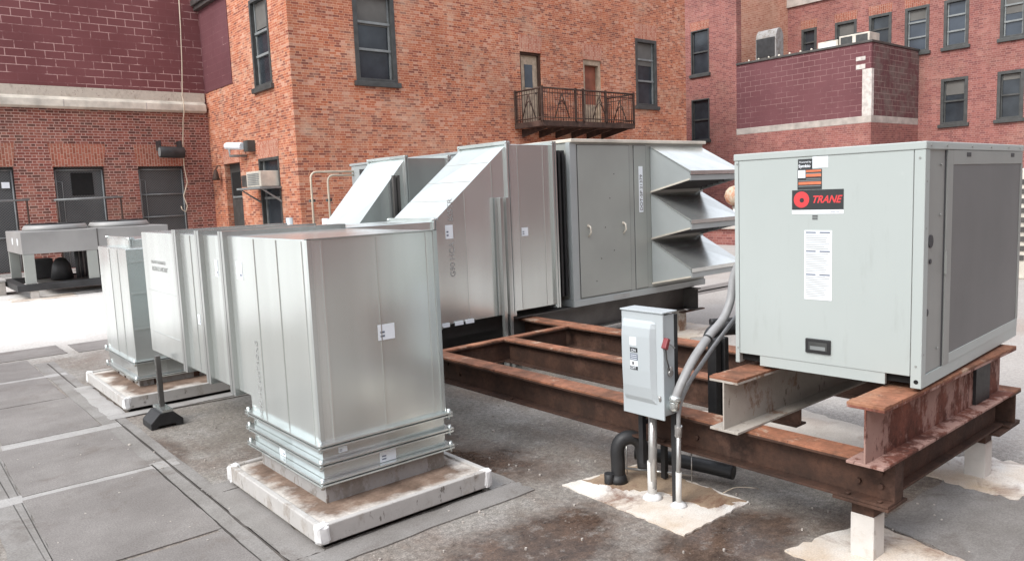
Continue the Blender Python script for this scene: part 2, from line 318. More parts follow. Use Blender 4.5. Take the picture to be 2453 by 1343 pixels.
# ------------------------------------------------------------------ mesh helpers
class MB:
    def __init__(s): s.v = []; s.f = []; s.sm = []
    def quad(s, *p, smooth=False):
        i = len(s.v); s.v += [tuple(q) for q in p]; s.f.append(tuple(range(i, i + len(p)))); s.sm.append(smooth); return s
    def box(s, x0, x1, y0, y1, z0, z1):
        i = len(s.v)
        s.v += [(x0, y0, z0), (x1, y0, z0), (x1, y1, z0), (x0, y1, z0), (x0, y0, z1), (x1, y0, z1), (x1, y1, z1), (x0, y1, z1)]
        for f in ((0, 3, 2, 1), (4, 5, 6, 7), (0, 1, 5, 4), (1, 2, 6, 5), (2, 3, 7, 6), (3, 0, 4, 7)):
            s.f.append(tuple(i + k for k in f)); s.sm.append(False)
        return s
    def prism(s, pts, d):
        """pts: a 3-D outline, d: extrusion vector"""
        n = len(pts); i = len(s.v); d = Vector(d)
        s.v += [tuple(p) for p in pts] + [tuple(Vector(p) + d) for p in pts]
        s.f.append(tuple(i + k for k in range(n))[::-1]); s.f.append(tuple(i + n + k for k in range(n)))
        for k in range(n): s.f.append((i + k, i + (k + 1) % n, i + n + (k + 1) % n, i + n + k))
        s.sm += [False] * (n + 2); return s
    def tube(s, path, r, seg=12, caps=True, r2=None):
        path = [Vector(p) for p in path]; i = len(s.v); n = len(path)
        up = None
        for k, p in enumerate(path):
            t = (path[min(k + 1, n - 1)] - path[max(k - 1, 0)]).normalized()
            if up is None: up = Vector((0, 0, 1)) if abs(t.z) < .9 else Vector((1, 0, 0))
            a = t.cross(up).normalized(); b = a.cross(t).normalized(); up = b
            rr = r if not callable(r) else r(k / (n - 1))
            for j in range(seg):
                an = 2 * math.pi * j / seg
                s.v.append(tuple(p + a * math.cos(an) * rr + b * math.sin(an) * rr))
        for k in range(n - 1):
            for j in range(seg):
                s.f.append((i + k * seg + j, i + k * seg + (j + 1) % seg, i + (k + 1) * seg + (j + 1) % seg, i + (k + 1) * seg + j)); s.sm.append(True)
        if caps:
            s.f.append(tuple(i + j for j in range(seg))[::-1]); s.f.append(tuple(i + (n - 1) * seg + j for j in range(seg))); s.sm += [False, False]
        return s
    def lathe(s, c, prof, seg=20):
        """prof: list of (radius, z)"""
        i = len(s.v)
        for r, z in prof:
            for j in range(seg):
                a = 2 * math.pi * j / seg; s.v.append((c[0] + r * math.cos(a), c[1] + r * math.sin(a), c[2] + z))
        for k in range(len(prof) - 1):
            for j in range(seg):
                s.f.append((i + k * seg + j, i + k * seg + (j + 1) % seg, i + (k + 1) * seg + (j + 1) % seg, i + (k + 1) * seg + j)); s.sm.append(True)
        s.f.append(tuple(i + j for j in range(seg))[::-1]); s.f.append(tuple(i + (len(prof) - 1) * seg + j for j in range(seg))); s.sm += [False, False]
        return s
    def ibeam(s, ax, c, a, b, z0, z1, w, tw=.008, tf=.012):
        """I section along axis ax, centred on c"""
        for (o0, o1, q0, q1) in ((c - w / 2, c + w / 2, z0, z0 + tf), (c - w / 2, c + w / 2, z1 - tf, z1), (c - tw / 2, c + tw / 2, z0 + tf, z1 - tf)):
            if ax == 'x': s.box(a, b, o0, o1, q0, q1)
            else: s.box(o0, o1, a, b, q0, q1)
        return s
    def build(s, name, mat, parent=None, bevel=0, local=False):
        me = bpy.data.meshes.new(name); me.from_pydata(s.v, [], s.f)
        bm = bmesh.new(); bm.from_mesh(me)
        for f, k in zip(bm.faces, s.sm): f.smooth = k
        bmesh.ops.recalc_face_normals(bm, faces=bm.faces)
        if bevel:
            es = [e for e in bm.edges if len(e.link_faces) == 2 and e.calc_face_angle(0) > .6 and not (e.link_faces[0].smooth and e.link_faces[1].smooth)]
            bmesh.ops.bevel(bm, geom=es, offset=bevel, segments=2, profile=.5, affect='EDGES', clamp_overlap=True)
        bm.to_mesh(me); bm.free()
        return link(name, me, mat, parent, local)
def _each(self, name, mat, parent=None, bevel=0, local=False):
    """every loose piece becomes an object of its own"""
    par = list(range(len(self.v)))
    def find(a):
        while par[a] != a: par[a] = par[par[a]]; a = par[a]
        return a
    for f in self.f:
        for k in f[1:]: par[find(k)] = find(f[0])
    groups = {}
    for f, sm in zip(self.f, self.sm): groups.setdefault(find(f[0]), []).append((f, sm))
    for fs in groups.values():
        q = MB(); mp = {}
        for f, sm in fs:
            for k in f:
                if k not in mp: mp[k] = len(q.v); q.v.append(self.v[k])
            q.f.append(tuple(mp[k] for k in f)); q.sm.append(sm)
        q.build(name, mat, parent, bevel, local)
MB.each = _each
def link(name, me, mat, parent=None, local=False):
    o = bpy.data.objects.new(name, me); COL.objects.link(o)
    if mat: me.materials.append(M[mat] if isinstance(mat, str) else mat)
    if parent:
        o.parent = parent
        if not local: o.matrix_parent_inverse = base_matrix(parent).inverted()
    return o
def base_matrix(o):
    m = o.matrix_basis.copy()
    while o.parent:
        m = o.matrix_parent_inverse @ m; o = o.parent; m = o.matrix_basis @ m
    return m
def tag(o, label=None, cat=None, group=None, kind=None):
    for k, v in (('label', label), ('category', cat), ('group', group), ('kind', kind)):
        if v: o[k] = v
    return o
def thing(name, label, cat, loc=(0, 0, 0), rz=0, group=None):
    o = bpy.data.objects.new(name, None); COL.objects.link(o); o.location = loc; o.rotation_euler = (0, 0, rz); o.empty_display_size = .1
    return tag(o, label, cat, group)
def text(s_, size, M4, name, mat, parent, shear=0, local=False, bold=0, align='LEFT', sx=1):
    cu = bpy.data.curves.new(name, 'FONT'); cu.body = s_; cu.size = size; cu.shear = shear; cu.offset = bold; cu.align_x = align; cu.extrude = .0006
    t = bpy.data.objects.new('tmp', cu); COL.objects.link(t)
    me = bpy.data.meshes.new_from_object(t.evaluated_get(bpy.context.evaluated_depsgraph_get()))
    bpy.data.objects.remove(t); bpy.data.curves.remove(cu)
    me.transform(M4 @ Matrix.Diagonal((sx, 1, 1, 1)))
    me.materials.clear()
    return link(name, me, mat, parent, local)
def face_m(origin, xdir, ydir):
    x = Vector(xdir).normalized(); y = Vector(ydir).normalized(); z = x.cross(y); o = Vector(origin)
    return Matrix(((x.x, y.x, z.x, o.x), (x.y, y.y, z.y, o.y), (x.z, y.z, z.z, o.z), (0, 0, 0, 1)))
def wall(mb, ax, c, d, u0, u1, z0, z1, holes=()):
    """solid wall slab from plane c to c+d with openings cut through; ax 'x' = runs along x"""
    us = sorted({u0, u1, *[h[0] for h in holes], *[h[1] for h in holes]}); zs = sorted({z0, z1, *[h[2] for h in holes], *[h[3] for h in holes]})
    us = [u for u in us if u0 <= u <= u1]; zs = [z for z in zs if z0 <= z <= z1]
    P = (lambda u, w, z: (u, c + w, z)) if ax == 'x' else (lambda u, w, z: (c + w, u, z))
    solid = {}
    for i in range(len(us) - 1):
        for j in range(len(zs) - 1):
            um, zm = (us[i] + us[i + 1]) / 2, (zs[j] + zs[j + 1]) / 2
            solid[i, j] = not any(h[0] < um < h[1] and h[2] < zm < h[3] for h in holes)
    for (i, j), ok in solid.items():
        if not ok: continue
        a, b, e, f = us[i], us[i + 1], zs[j], zs[j + 1]
        mb.quad(P(a, 0, e), P(b, 0, e), P(b, 0, f), P(a, 0, f)); mb.quad(P(a, d, e), P(a, d, f), P(b, d, f), P(b, d, e))
        for (di, dj, q) in ((-1, 0, ((a, e), (a, f))), (1, 0, ((b, e), (b, f))), (0, -1, ((a, e), (b, e))), (0, 1, ((a, f), (b, f)))):
            if not solid.get((i + di, j + dj), False):
                (p, r), (p2, r2) = q; mb.quad(P(p, 0, r), P(p2, 0, r2), P(p2, d, r2), P(p, d, r))
def slab(ax, c, w0, w1, u0, u1, z0, z1, mb=None):
    """box on a wall: w0..w1 is depth relative to plane c"""
    mb = mb or MB(); a, b = sorted((c + w0, c + w1))
    return mb.box(u0, u1, a, b, z0, z1) if ax == 'x' else mb.box(a, b, u0, u1, z0, z1)
def window(parent, ax, c, s, u0, u1, z0, z1, fr='frame_dk', glass='glass', sash='frame_dk', sill=True, rails=(.5,), fw=.09, shade=0, name='window', split=False, dep=.16):
    """s = +1 when the inside of the building lies at larger coordinate. frame > pane, sill"""
    d = dep * s
    f = MB()
    slab(ax, c, -.02 * s, d, u0, u0 + fw, z0, z1, f); slab(ax, c, -.02 * s, d, u1 - fw, u1, z0, z1, f)
    slab(ax, c, -.02 * s, d, u0 + fw, u1 - fw, z1 - fw, z1, f); slab(ax, c, -.02 * s, d, u0 + fw, u1 - fw, z0, z0 + fw * .7, f)
    w = f.build(name, fr, parent, .006)
    h = z1 - z0
    g = MB(); slab(ax, c, d - .035 * s, d - .02 * s, u0 + fw, u1 - fw, z0 + fw * .7, z1 - fw, g); g.build('pane', glass, w)
    if rails:
        q = MB()
        for k, r in enumerate(rails):
            zz = z0 + h * r; slab(ax, c, d - .10 * s, d - .036 * s, u0 + fw, u1 - fw, zz - .03, zz + .03, q)
        a, b = u0 + fw, u1 - fw
        slab(ax, c, d - .075 * s, d - .037 * s, a, a + .045, z0 + fw * .7, z1 - fw, q); slab(ax, c, d - .075 * s, d - .037 * s, b - .045, b, z0 + fw * .7, z1 - fw, q)
        if split: slab(ax, c, d - .06 * s, d - .038 * s, (a + b) / 2 - .015, (a + b) / 2 + .015, z0 + fw, z1 - fw, q)
        q.build('sash', sash, w)
    if shade:
        slab(ax, c, d - .052 * s, d - .04 * s, u0 + fw + .05, u1 - fw - .05, z1 - fw - h * shade, z1 - fw - .01).build('shade', 'shade', w)
    if sill: slab(ax, c, -.09 * s, d * .9, u0 - .07, u1 + .07, z0 - .13, z0 - .002).build('sill', fr, w, .01)
    return w

# ------------------------------------------------------------------ ground
g = MB(); g.quad((-60, -60, 0), (120, -60, 0), (120, 120, 0), (-60, 120, 0)); tag(g.build('roof_deck', 'roof'), kind='structure')
def rag(pts, z, amp=.012, n=10, seed=1):
    """flat sheet with slightly uneven edges, 3 mm thick"""
    rnd = random.Random(seed); out = []
    for i, p in enumerate(pts):
        q = pts[(i + 1) % len(pts)]
        for k in range(n):
            t = k / n; j = amp if k else amp * .4
            out.append((p[0] + (q[0] - p[0]) * t + rnd.uniform(-j, j), p[1] + (q[1] - p[1]) * t + rnd.uniform(-j, j), z))
    return MB().prism([(x, y, .0006) for x, y, _ in out], (0, 0, z - .0006))
def rect(x0, x1, y0, y1): return [(x0, y0), (x1, y0), (x1, y1), (x0, y1)]
Zs = .004
def flat(name, mat, pts, z=.004, amp=.008, seed=1, n=10): return tag(rag(pts, z, amp, n, seed).build(name, mat), kind='structure')
# pale laps between the walkway pads, then the pads themselves
flat('lap_strip', 'strip', rect(.25, 1.40, 5.19, 5.33), .0045, .006, 2)
flat('lap_strip', 'strip_dk', rect(1.22, 1.42, 2.6, 9.9), .004, .008, 3, 30)
flat('lap_strip', 'strip_dk', rect(.34, .515, 2.6, 6.4), .0042, .008, 4, 30)
flat('lap_strip', 'strip', rect(.55, 1.35, 6.45, 6.60), .0044, .006, 5)
flat('lap_strip', 'strip', rect(.6, 1.4, 8.98, 9.12), .0044, .006, 6)
for i, (a, b, c, d) in enumerate(((.515, 1.235, 5.285, 6.44), (.51, 1.24, 3.96, 5.215), (.5, 1.24, 2.7, 3.92), (.56, 1.215, 6.60, 7.845), (.62, 1.195, 7.86, 8.99), (.8, 1.2, 9.10, 10.24), (.9, 1.63, 10.34, 11.08), (1.745, 2.6, 10.28, 10.98), (-.35, .30, 4.4, 6.4))):
    tag(rag(rect(a, b, c, d), .0075, .006, 8, 20 + i).build('walkway_pad', 'pad'), kind='structure')
for p in (rect(1.335, 1.347, 3.3, 9.8), rect(1.245, 1.252, 3.0, 5.3)): flat('roof_seam', 'seam', p, .0072, .004, 31, 30)
flat('roof_seam', 'seam', [(1.41, 6.70), (1.41, 6.69), (2.5, 6.62), (2.5, 6.63)], .0062, .004, 33)
# metal-white flashing strip around the curbs
def ring(x0, x1, y0, y1, w, mat, z, sd):
    for k, r in enumerate((rect(x0 - w, x1 + w, y0 - w, y0), rect(x0 - w, x1 + w, y1, y1 + w), rect(x0 - w, x0, y0, y1), rect(x1, x1 + w, y0, y1))): flat('curb_flashing', mat, r, z + k * .0004, .012, sd + k)
ring(1.52, 2.57, 3.33, 4.46, .17, 'strip_dk', .0078, 40)
ring(1.45, 2.75, 6.84, 8.06, .14, 'strip', .0078, 50)
# mastic patches
flat('mastic_patch', 'mastic', [(2.87, 2.20), (3.43, 2.20), (3.46, 2.99), (2.90, 3.09)], .009, .008, 60, 20)
flat('mastic_patch', 'mastic_b', [(3.20, 2.30), (3.42, 2.215), (3.45, 2.975), (3.02, 3.05), (3.10, 2.75), (3.22, 2.6)], .0115, .022, 61, 14)
flat('mastic_patch', 'mastic', [(2.96, 1.12), (3.52, 1.14), (3.62, 1.66), (3.07, 1.78)], .009, .012, 62, 14)
flat('mastic_patch', 'mastic', [(4.40, 1.24), (5.0, 1.22), (4.95, 1.60), (4.80, 1.80), (4.42, 1.79)], .009, .03, 63, 14)
flat('mastic_patch', 'mastic', [(6.8, 5.1), (7.6, 5.1), (7.6, 5.8), (6.8, 5.8)], .009, .03, 64, 14)
flat('membrane_sheet', 'strip_dk', [(3.46, .9), (4.6, .9), (4.55, 1.6), (3.66, 1.62)], .006, .01, 65, 14)
flat('membrane_sheet', 'pad', [(3.2, -.6), (4.9, -.6), (4.75, 1.16), (3.3, 1.02)], .0075, .01, 66, 14)
flat('membrane_sheet', 'roofpale', [(3.85, 1.88), (4.95, 1.88), (5.2, 3.0), (4.6, 3.4), (3.9, 2.6)], .0055, .02, 67, 14)
for i, (y, w) in enumerate(((7.2, .5), (8.6, .45), (12, .9), (15, .8))):
    flat('dirt_band', 'mastic_b' if i > 1 else 'pad', rect(8 + i * 1.2, 26, y + i, y + w + i), .0052, .12, 70 + i, 16)

# ------------------------------------------------------------------ building on the left
def lintel(parent, ax, c, s, u0, u1, z, h, mat, flare=.08):
    P = (lambda u, zz: (u, c - .012 * s, zz)) if ax == 'x' else (lambda u, zz: (c - .012 * s, u, zz))
    d = (0, .03 * s, 0) if ax == 'x' else (.03 * s, 0, 0)
    MB().prism([P(u0, z), P(u1, z), P(u1 + flare, z + h), P(u0 - flare, z + h)], d).build('lintel', mat, parent)
XS, YL, YM = 8.193, 24.0, 17.876
lb = thing('brick_building', 'low dark red brick wall with maroon painted block above a white ledge, three screened openings', 'building', (5, YL, 0))
doors = [(1.75, 3.02, .12, 2.92), (3.93, 5.19, .12, 2.91), (6.07, 7.37, .12, 2.90)]
m = MB(); wall(m, 'x', YL, .35, -2, XS + .0, 0, 4.62, doors); m.build('wall', 'brick_low', lb)
m = MB(); m.box(-2, XS, YL + .02, YL + .35, 4.62, 8.3); m.build('block_wall', 'block', lb)
MB().box(-2, XS - .05, YL - .025, YL + .019, 4.80, 5.07).build('cement_band', 'plaster', lb)
cn = MB(); cn.prism([(-2, YL - .2, 4.52), (-2, YL - .2, 4.70), (-2, YL - .026, 4.80), (-2, YL - .002, 4.80), (-2, YL - .002, 4.47), (-2, YL - .12, 4.47)], (XS + 1.92, 0, 0)); led = cn.build('ledge', 'coping', lb, .008)
for x_ in (-1.6, 1.4, 4.3, 6.4): MB().box(x_, x_ + .03, YL - .206, YL - .19, 4.515, 4.705).build('joint', 'stone', led)
MB().box(-2, 8.1, YL - .05, YL - .001, 0, .11).build('base_flashing', 'curbwhite', lb)
for a, b, c, d in doors:
    lintel(lb, 'x', YL, 1, a, b, d, .62, 'sold_low')
    w = MB(); slab('x', YL, .17, .20, a, b, c, d, w); w = w.build('screen', 'mesh', lb)
    f = MB(); r = .022
    for x_ in (a + .05, b - .05): f.tube([(x_, YL + .13, c), (x_, YL + .13, d - .09)], r, 8)
    for zz in ((d - .09, 2.08, 1.42, .3) if a > 6 else (d - .09, 1.05)): f.tube([(a + .05, YL + .13, zz), (b - .05, YL + .13, zz)], r * .9, 8)
    f.tube([(a + .2, YL + .14, c), (a + .2, YL + .14, 2.5), (a + .05, YL + .14, 2.52)], .012, 6)
    f.build('pipe_frame', 'frame_lt', w)
    if 3 < a < 5: MB().box(4.36, 4.90, YL + .15, YL + .169, 2.12, 2.74).build('opening', 'black', w)
    if a < 2: MB().box(2.72, 2.90, YL + .1, YL + .13, 2.36, 2.52).build('sign_plate', 'label', w)
for (a, b), where in (((.9, 3.22), 'standing before the leftmost screened opening'), ((3.78, 5.47), 'standing before the screened opening with a black hole')):
    yy = YL - .55; rl = thing('guard_rail', 'grey pipe guard rail ' + where, 'railing', ((a + b) / 2, yy, 0), 0, 'pipe rails along the left wall')
    MB().tube([(a, yy, 2.0), (b, yy, 2.03)], .028, 8).build('rail', 'frame_lt', rl)
    for x_ in (a + .06, b - .06): MB().tube([(x_, yy, 0), (x_, yy, 2.0)], .024, 8).build('post', 'ironrail', rl)
wl = thing('wall_light', 'black cylindrical floodlight on brackets above the right screened opening', 'light', (6.93, YL, 3.1))
MB().tube([(6.60, 23.62, 3.29), (7.28, 23.62, 3.27)], .165, 20).build('housing', 'blacksteel', wl, .01)
MB().tube([(6.595, 23.62, 3.29), (6.60, 23.62, 3.29)], .13, 20).build('lens', 'frame_lt', wl)
for x_ in (6.62, 7.2): MB().box(x_, x_ + .04, 23.6, 24.0, 3.35, 3.62).build('bracket', 'blacksteel', wl)
cb = MB()
pts = [(7.63, 7.9), (7.6, 6.9), (7.55, 5.9), (7.49, 5.1), (7.47, 4.96)]
cb.tube([(x_, 23.93, z_) for x_, z_ in pts] + [(7.44, 23.76, 4.8), (7.44, 23.76, 4.5), (7.43, 23.9, 4.25), (7.38, 23.94, 3.6), (7.35, 23.94, 2.9), (7.36, 23.8, 2.4), (7.22, 23.8, 2.0), (7.3, 23.8, 1.7), (7.24, 23.8, 1.52), (7.14, 23.8, 1.6), (7.12, 23.8, 1.7)], .016, 6)
tag(cb.build('cable', 'creampipe'), 'loose white cable hanging down the left wall to the right screened opening', 'cable')

# ------------------------------------------------------------------ main orange brick building
mb_ = thing('brick_building', 'tall orange brick building with a corner, an iron balcony and tall dark windows', 'building', (XS, YM, 0))
sideh = [(18.99, 20.15, 4.72, 6.98), (21.68, 22.92, .1, 2.88), (18.97, 20.30, .1, 2.88)]
mainh = [(9.98, 11.22, 4.74, 7.05), (15.62, 16.50, 3.76, 5.96), (18.36, 19.22, 3.76, 5.94), (20.97, 22.12, 4.56, 6.86)]
m = MB(); wall(m, 'y', XS, .35, YM + .35, YL + .34, 0, 8.6, sideh); m.build('wall', 'brick_main', mb_)
m = MB(); wall(m, 'x', YM, .35, XS, 23.81, 0, 8.6, mainh); m.build('wall', 'brick_main', mb_)
MB().box(23.46, 23.81, YM + .35, 27, 0, 8.6).build('wall', 'brick_far', mb_)
MB().box(XS - .02, XS - .0005, 21.72, YL - .001, 5.08, 7.52).build('painted_panel', 'block_side', mb_)
cp = MB(); cp.box(XS - .22, XS - .0004, 21.72, YL + .3, 7.62, 7.78); cp.box(XS - .15, XS - .0006, 21.72, YL + .3, 7.5, 7.62); cp.build('cornice', 'greysteel', mb_, .01)
window(mb_, 'y', XS, 1, *sideh[0], sash='frame_lt', rails=(.36, .62), shade=.3)
# side door with a glazed top half
dr = slab('y', XS, .16, .20, *sideh[1]).build('door', 'frame_dk', mb_)
slab('y', XS, .13, .159, 21.86, 22.74, 1.95, 2.62).build('pane', 'black', dr)
slab('y', XS, .13, .159, 21.84, 22.76, 1.88, 1.93).build('mid_rail', 'frame_lt', dr)
w3 = window(mb_, 'y', XS, 1, *sideh[2], sash='frame_lt', rails=(.31, .62, .72), sill=False, fw=.07)
lintel(mb_, 'y', XS, 1, 21.68, 22.92, 2.88, .35, 'sold_main', .05); lintel(mb_, 'y', XS, 1, 18.97, 20.3, 2.88, .45, 'sold_main', .05)
window(mb_, 'x', YM, 1, *mainh[0], sash='frame_lt', rails=(.36, .66), shade=.32, fw=.12)
window(mb_, 'x', YM, 1, *mainh[3], sash='frame_lt', fr='frame_dk', rails=(.38, .7), shade=.34, fw=.11)
for q in (mainh[1], mainh[2]): lintel(mb_, 'x', YM, 1, q[0], q[1], q[3], .5, 'sold_main', .04)
lintel(mb_, 'x', YM, 1, 20.97, 22.12, 6.86, .5, 'sold_main', .04)
a, b, c, d = mainh[1]
fr = MB(); slab('x', YM, .05, .2, a, a + .07, c, d, fr); slab('x', YM, .05, .2, b - .07, b, c, d, fr); slab('x', YM, .05, .2, a + .07, b - .07, d - .07, d, fr); fr.build('door_frame', 'rust', mb_)
dr = slab('x', YM, .14, .18, a + .071, b - .071, c, d - .072).build('door', 'frame_cream', mb_, .004)
slab('x', YM, .125, .139, a + .28, a + .60, c + 1.15, c + 1.85).build('pane', 'glass_blue', dr)
slab('x', YM, .122, .139, a + .25, a + .63, c + 1.10, c + 1.149).build('trim', 'frame_cream', dr)
MB().tube([(b - .16, YM + .14, c + 1.0), (b - .16, YM + .09, c + 1.0)], .03, 8).build('handle', 'blacksteel', dr)
a, b, c, d = mainh[2]
fr = MB(); slab('x', YM, .04, .2, a, a + .1, c, d, fr); slab('x', YM, .04, .2, b - .1, b, c, d, fr); slab('x', YM, .04, .2, a + .1, b - .1, d - .16, d, fr); fr.build('door_frame', 'frame_cream', mb_)
dr = slab('x', YM, .19, .22, a + .101, b - .101, c, d - .161).build('door', 'reddoor', mb_)
slab('x', YM, .16, .189, a + .101, b - .101, c, c + .75).build('lower_panel', 'frame_cream', dr)
# balcony
bx0, bx1, by = 15.334, 19.38, 16.64; bz0, bz1 = 3.66, 4.71
bal = thing('balcony', 'rusty brown iron balcony with patterned railings under two doors on the orange wall', 'balcony', ((bx0 + bx1) / 2, YM, bz0))
m = MB(); m.box(bx0, bx1, by, YM - .002, bz0, bz0 + .07); m.box(bx0 - .02, bx1 + .02, by - .03, by - .001, bz0 - .05, bz0 + .11); m.box(bx0 - .03, bx0 - .001, by, YM - .002, bz0 - .05, bz0 + .11); m.box(bx1 + .001, bx1 + .03, by, YM - .002, bz0 - .05, bz0 + .11); m.build('platform', 'ironrail', bal)
m = MB()
for k in range(6): x_ = bx0 + .25 + k * (bx1 - bx0 - .5) / 5; m.prism([(x_, YM - .002, bz0 - .05), (x_, by + .1, bz0 - .051), (x_, by + .1, bz0 - .09), (x_, YM - .002, bz0 - .30)], (.05, 0, 0))
m.each('bracket', 'ironrail', bal)
def railing(pts, n, arts):
    r = MB()
    (xa, ya), (xb, yb) = pts
    L = math.hypot(xb - xa, yb - ya); P = lambda t, z_: (xa + (xb - xa) * t, ya + (yb - ya) * t, z_)
    r.tube([P(0, bz1), P(1, bz1)], .028, 6); r.tube([P(0, bz0 + .2), P(1, bz0 + .2)], .018, 6); r.tube([P(0, bz1 - .13), P(1, bz1 - .13)], .012, 5)
    for k in range(n + 1):
        t = k / n; r.tube([P(t, bz0 + .08), P(t, bz1)], .009, 5)
    for t0 in arts:
        w = .30 / L
        r.tube([P(t0 - w, bz0 + .2), P(t0 - w * .45, bz0 + .6), P(t0, bz1 - .14)], .018, 5); r.tube([P(t0 + w, bz0 + .2), P(t0 + w * .45, bz0 + .6), P(t0, bz1 - .14)], .018, 5)
        r.tube([P(t0 - w * .5, bz0 + .55), P(t0, bz0 + .72), P(t0 + w * .5, bz0 + .55)], .014, 5)
    r.build('railing', 'ironrail', bal)
railing(((bx0, YM - .03), (bx0, by)), 11, (.5,)); railing(((bx0, by), (bx1, by)), 38, (.2, .6)); railing(((bx1, by), (bx1, YM - .03)), 11, (.5,))
for x_, y_ in ((bx0, by), (bx1, by), (bx0, YM - .05), (bx1, YM - .05), (16.72, by), (17.05, by), (18.05, by)):
    MB().box(x_ - .03, x_ + .03, y_ - .03, y_ + .03, bz0 + .07, bz1 + .05).build('post', 'ironrail', bal)
# things on the side wall
cm = thing('security_camera', 'white tube shaped camera on the side wall above a door', 'camera', (7.85, 21.2, 3.2))
MB().tube([(7.80, 21.52, 3.31), (7.95, 20.75, 3.26)], .10, 16).build('housing', 'label', cm, .02)
MB().tube([(7.75, 21.2, 3.2), (7.75, 21.2, 3.02), (8.19, 21.1, 3.02)], .035, 8).build('bracket', 'frame_lt', cm)
MB().box(7.98, 8.19, 20.45, 20.75, 3.1, 3.4).build('junction_box', 'frame_dk', cm)
br = thing('wall_lantern', 'small rusty lantern on the side wall left of the narrow door', 'lantern', (8.1, 23.2, 2.5))
MB().lathe((8.03, 23.25, 2.45), [(.02, .3), (.05, .27), (.10, .05), (.12, 0), (.10, -.02)], 12).build('shade', 'ironrail', br)
MB().tube([(8.03, 23.25, 2.72), (8.1, 23.25, 2.85), (8.19, 23.25, 2.85)], .02, 6).build('arm', 'ironrail', br)
ac = thing('window_air_conditioner', 'white window air conditioner sticking out of the side wall window on a bracket', 'air conditioner', (8.0, 19.6, 2.1))
MB().box(7.72, 8.30, 19.1, 20.05, 2.12, 2.52).build('casing', 'coping', ac, .012)
mm = MB()
for k in range(7): mm.box(7.708, 7.719, 19.2, 19.95, 2.17 + k * .045, 2.195 + k * .045)
mm.build('grille', 'frame_lt', ac)
MB().box(7.6, 8.18, 18.9, 20.5, 2.06, 2.11).build('shelf', 'frame_lt', ac)
mm = MB(); mm.prism([(7.65, 18.95, 2.06), (7.70, 18.95, 2.06), (8.185, 18.95, 1.75), (8.185, 18.95, 1.70)], (0, .04, 0)); mm.prism([(7.65, 20.35, 2.06), (7.70, 20.35, 2.06), (8.185, 20.35, 1.75), (8.185, 20.35, 1.70)], (0, .04, 0)); mm.each('bracket', 'frame_lt', ac)
MB().box(7.75, 8.15, 20.08, 20.5, 2.14, 2.45).build('side_box', 'greysteel', ac, .01)

# ------------------------------------------------------------------ right-hand far building
XA, XB, Y1, Y2 = 28.0, 31.98, 18.45, 12.86
fb = thing('brick_building', 'tall faded red brick building with rows of dark windows in the right background', 'building', (30, 15, 0))
ah = [(19.79, 20.72, 6.44, 8.29), (19.80, 20.73, 3.63, 5.38)]
m = MB(); wall(m, 'y', XA, .35, Y1, 27, 0, 13, ah); m.build('wall', 'brick_far', fb)
m = MB(); m.box(XA + .35, XB + .35, Y1, Y1 + .35, 0, 13); m.build('wall', 'brick_lit', fb)
fh = []
for (a, b) in ((17.09, 17.80), (15.35, 16.28), (13.94, 14.85), (12.52, 13.43), (11.13, 12.0), (9.27, 10.1), (7.5, 8.4), (5.7, 6.6)): fh.append((a, b, 6.50, 8.24))
for (a, b) in ((11.1, 12.05), (9.28, 10.13), (7.5, 8.4), (5.7, 6.6)): fh.append((a, b, 3.62, 5.34))
m = MB(); wall(m, 'y', XB, .35, 2, Y1, 0, 13, fh); m.build('wall', 'brick_far', fb)
MB().box(XB - .10, XB - .001, 2, Y1 - .001, 9.28, 9.62).build('stone_band', 'stone', fb)
for q in ah: window(fb, 'y', XA, 1, *q, rails=(.5,), fw=.05, sill=True, dep=.14)
for i, q in enumerate(fh): window(fb, 'y', XB, 1, *q, shade=(0, .3, 0, .22, 0, .45, .2, 0, .3, .12, 0, .4)[i], glass='glass_blue' if i in (3, 4, 5) else 'glass', sash='frame_dk' if i not in (3, 4, 5) else 'frame_lt', rails=(.33, .66) if i < 8 else (.5,), fw=.11, dep=.14)
for q in ah[:1] + fh[:6]: lintel(fb, 'y', XA if q in ah else XB, 1, q[0], q[1], q[3], .35, 'sold_low', .03)
# block annex in front of it
an = thing('rooftop_annex', 'squat maroon painted block annex with a pale corner strip and grey band', 'building', (30, 15.6, 0))
xa = XA - .05
m = MB(); m.box(xa, XB - .002, Y2, Y1 - .002, 0, 3.69); m.build('wall', 'brick_far', an)
m = MB(); m.box(xa + .03, XB - .003, Y2 + .03, Y1 - .003, 3.69, 6.52); m.build('block_wall', 'block_far', an)
m = MB(); m.box(xa + .20, XB - .004, Y2 + .005, Y2 + .028, 3.94, 6.5); m.build('worn_block_face', 'block_worn', an)
m = MB(); m.box(xa - .0, XB - .0035, Y2 - .0, Y1 - .0035, 3.692, 3.94); m.build('cement_band', 'stone', an, .01)
m = MB(); m.box(xa - .02, XB - .005, Y2 - .02, Y1 - .004, 6.52, 6.60); m.build('coping', 'greysteel', an, .01)
m = MB(); m.box(xa + .012, xa + .19, Y2 + .0, Y2 + .34, 3.941, 5.60); m.build('pale_corner', 'whiteblock', an)
for (a, b, c, d) in ((13.1, 13.44, 5.92, 6.06), (13.1, 13.44, 5.62, 5.78)): MB().box(xa + .018, xa + .06, a, b, c, d).build('pale_block', 'whiteblock', an)
gd = thing('exhaust_duct', 'pale gooseneck exhaust duct with rounded top behind the maroon annex parapet', 'duct', (27.6 + .9, 17, 6.6))
m = MB(); X_, Z_ = 28.35, 7.35
prof = [(X_ - .28, 6.601), (X_ - .28, Z_)] + [(X_ - .28 * math.cos(a), Z_ + .42 * math.sin(a)) for a in [math.pi * k / 10 for k in range(1, 10)]] + [(X_ + .28, Z_), (X_ + .28, 6.601)]
m.prism([(a, 16.7, b) for a, b in prof], (0, .9, 0)); m.build('casing', 'galv_old', gd, .01)
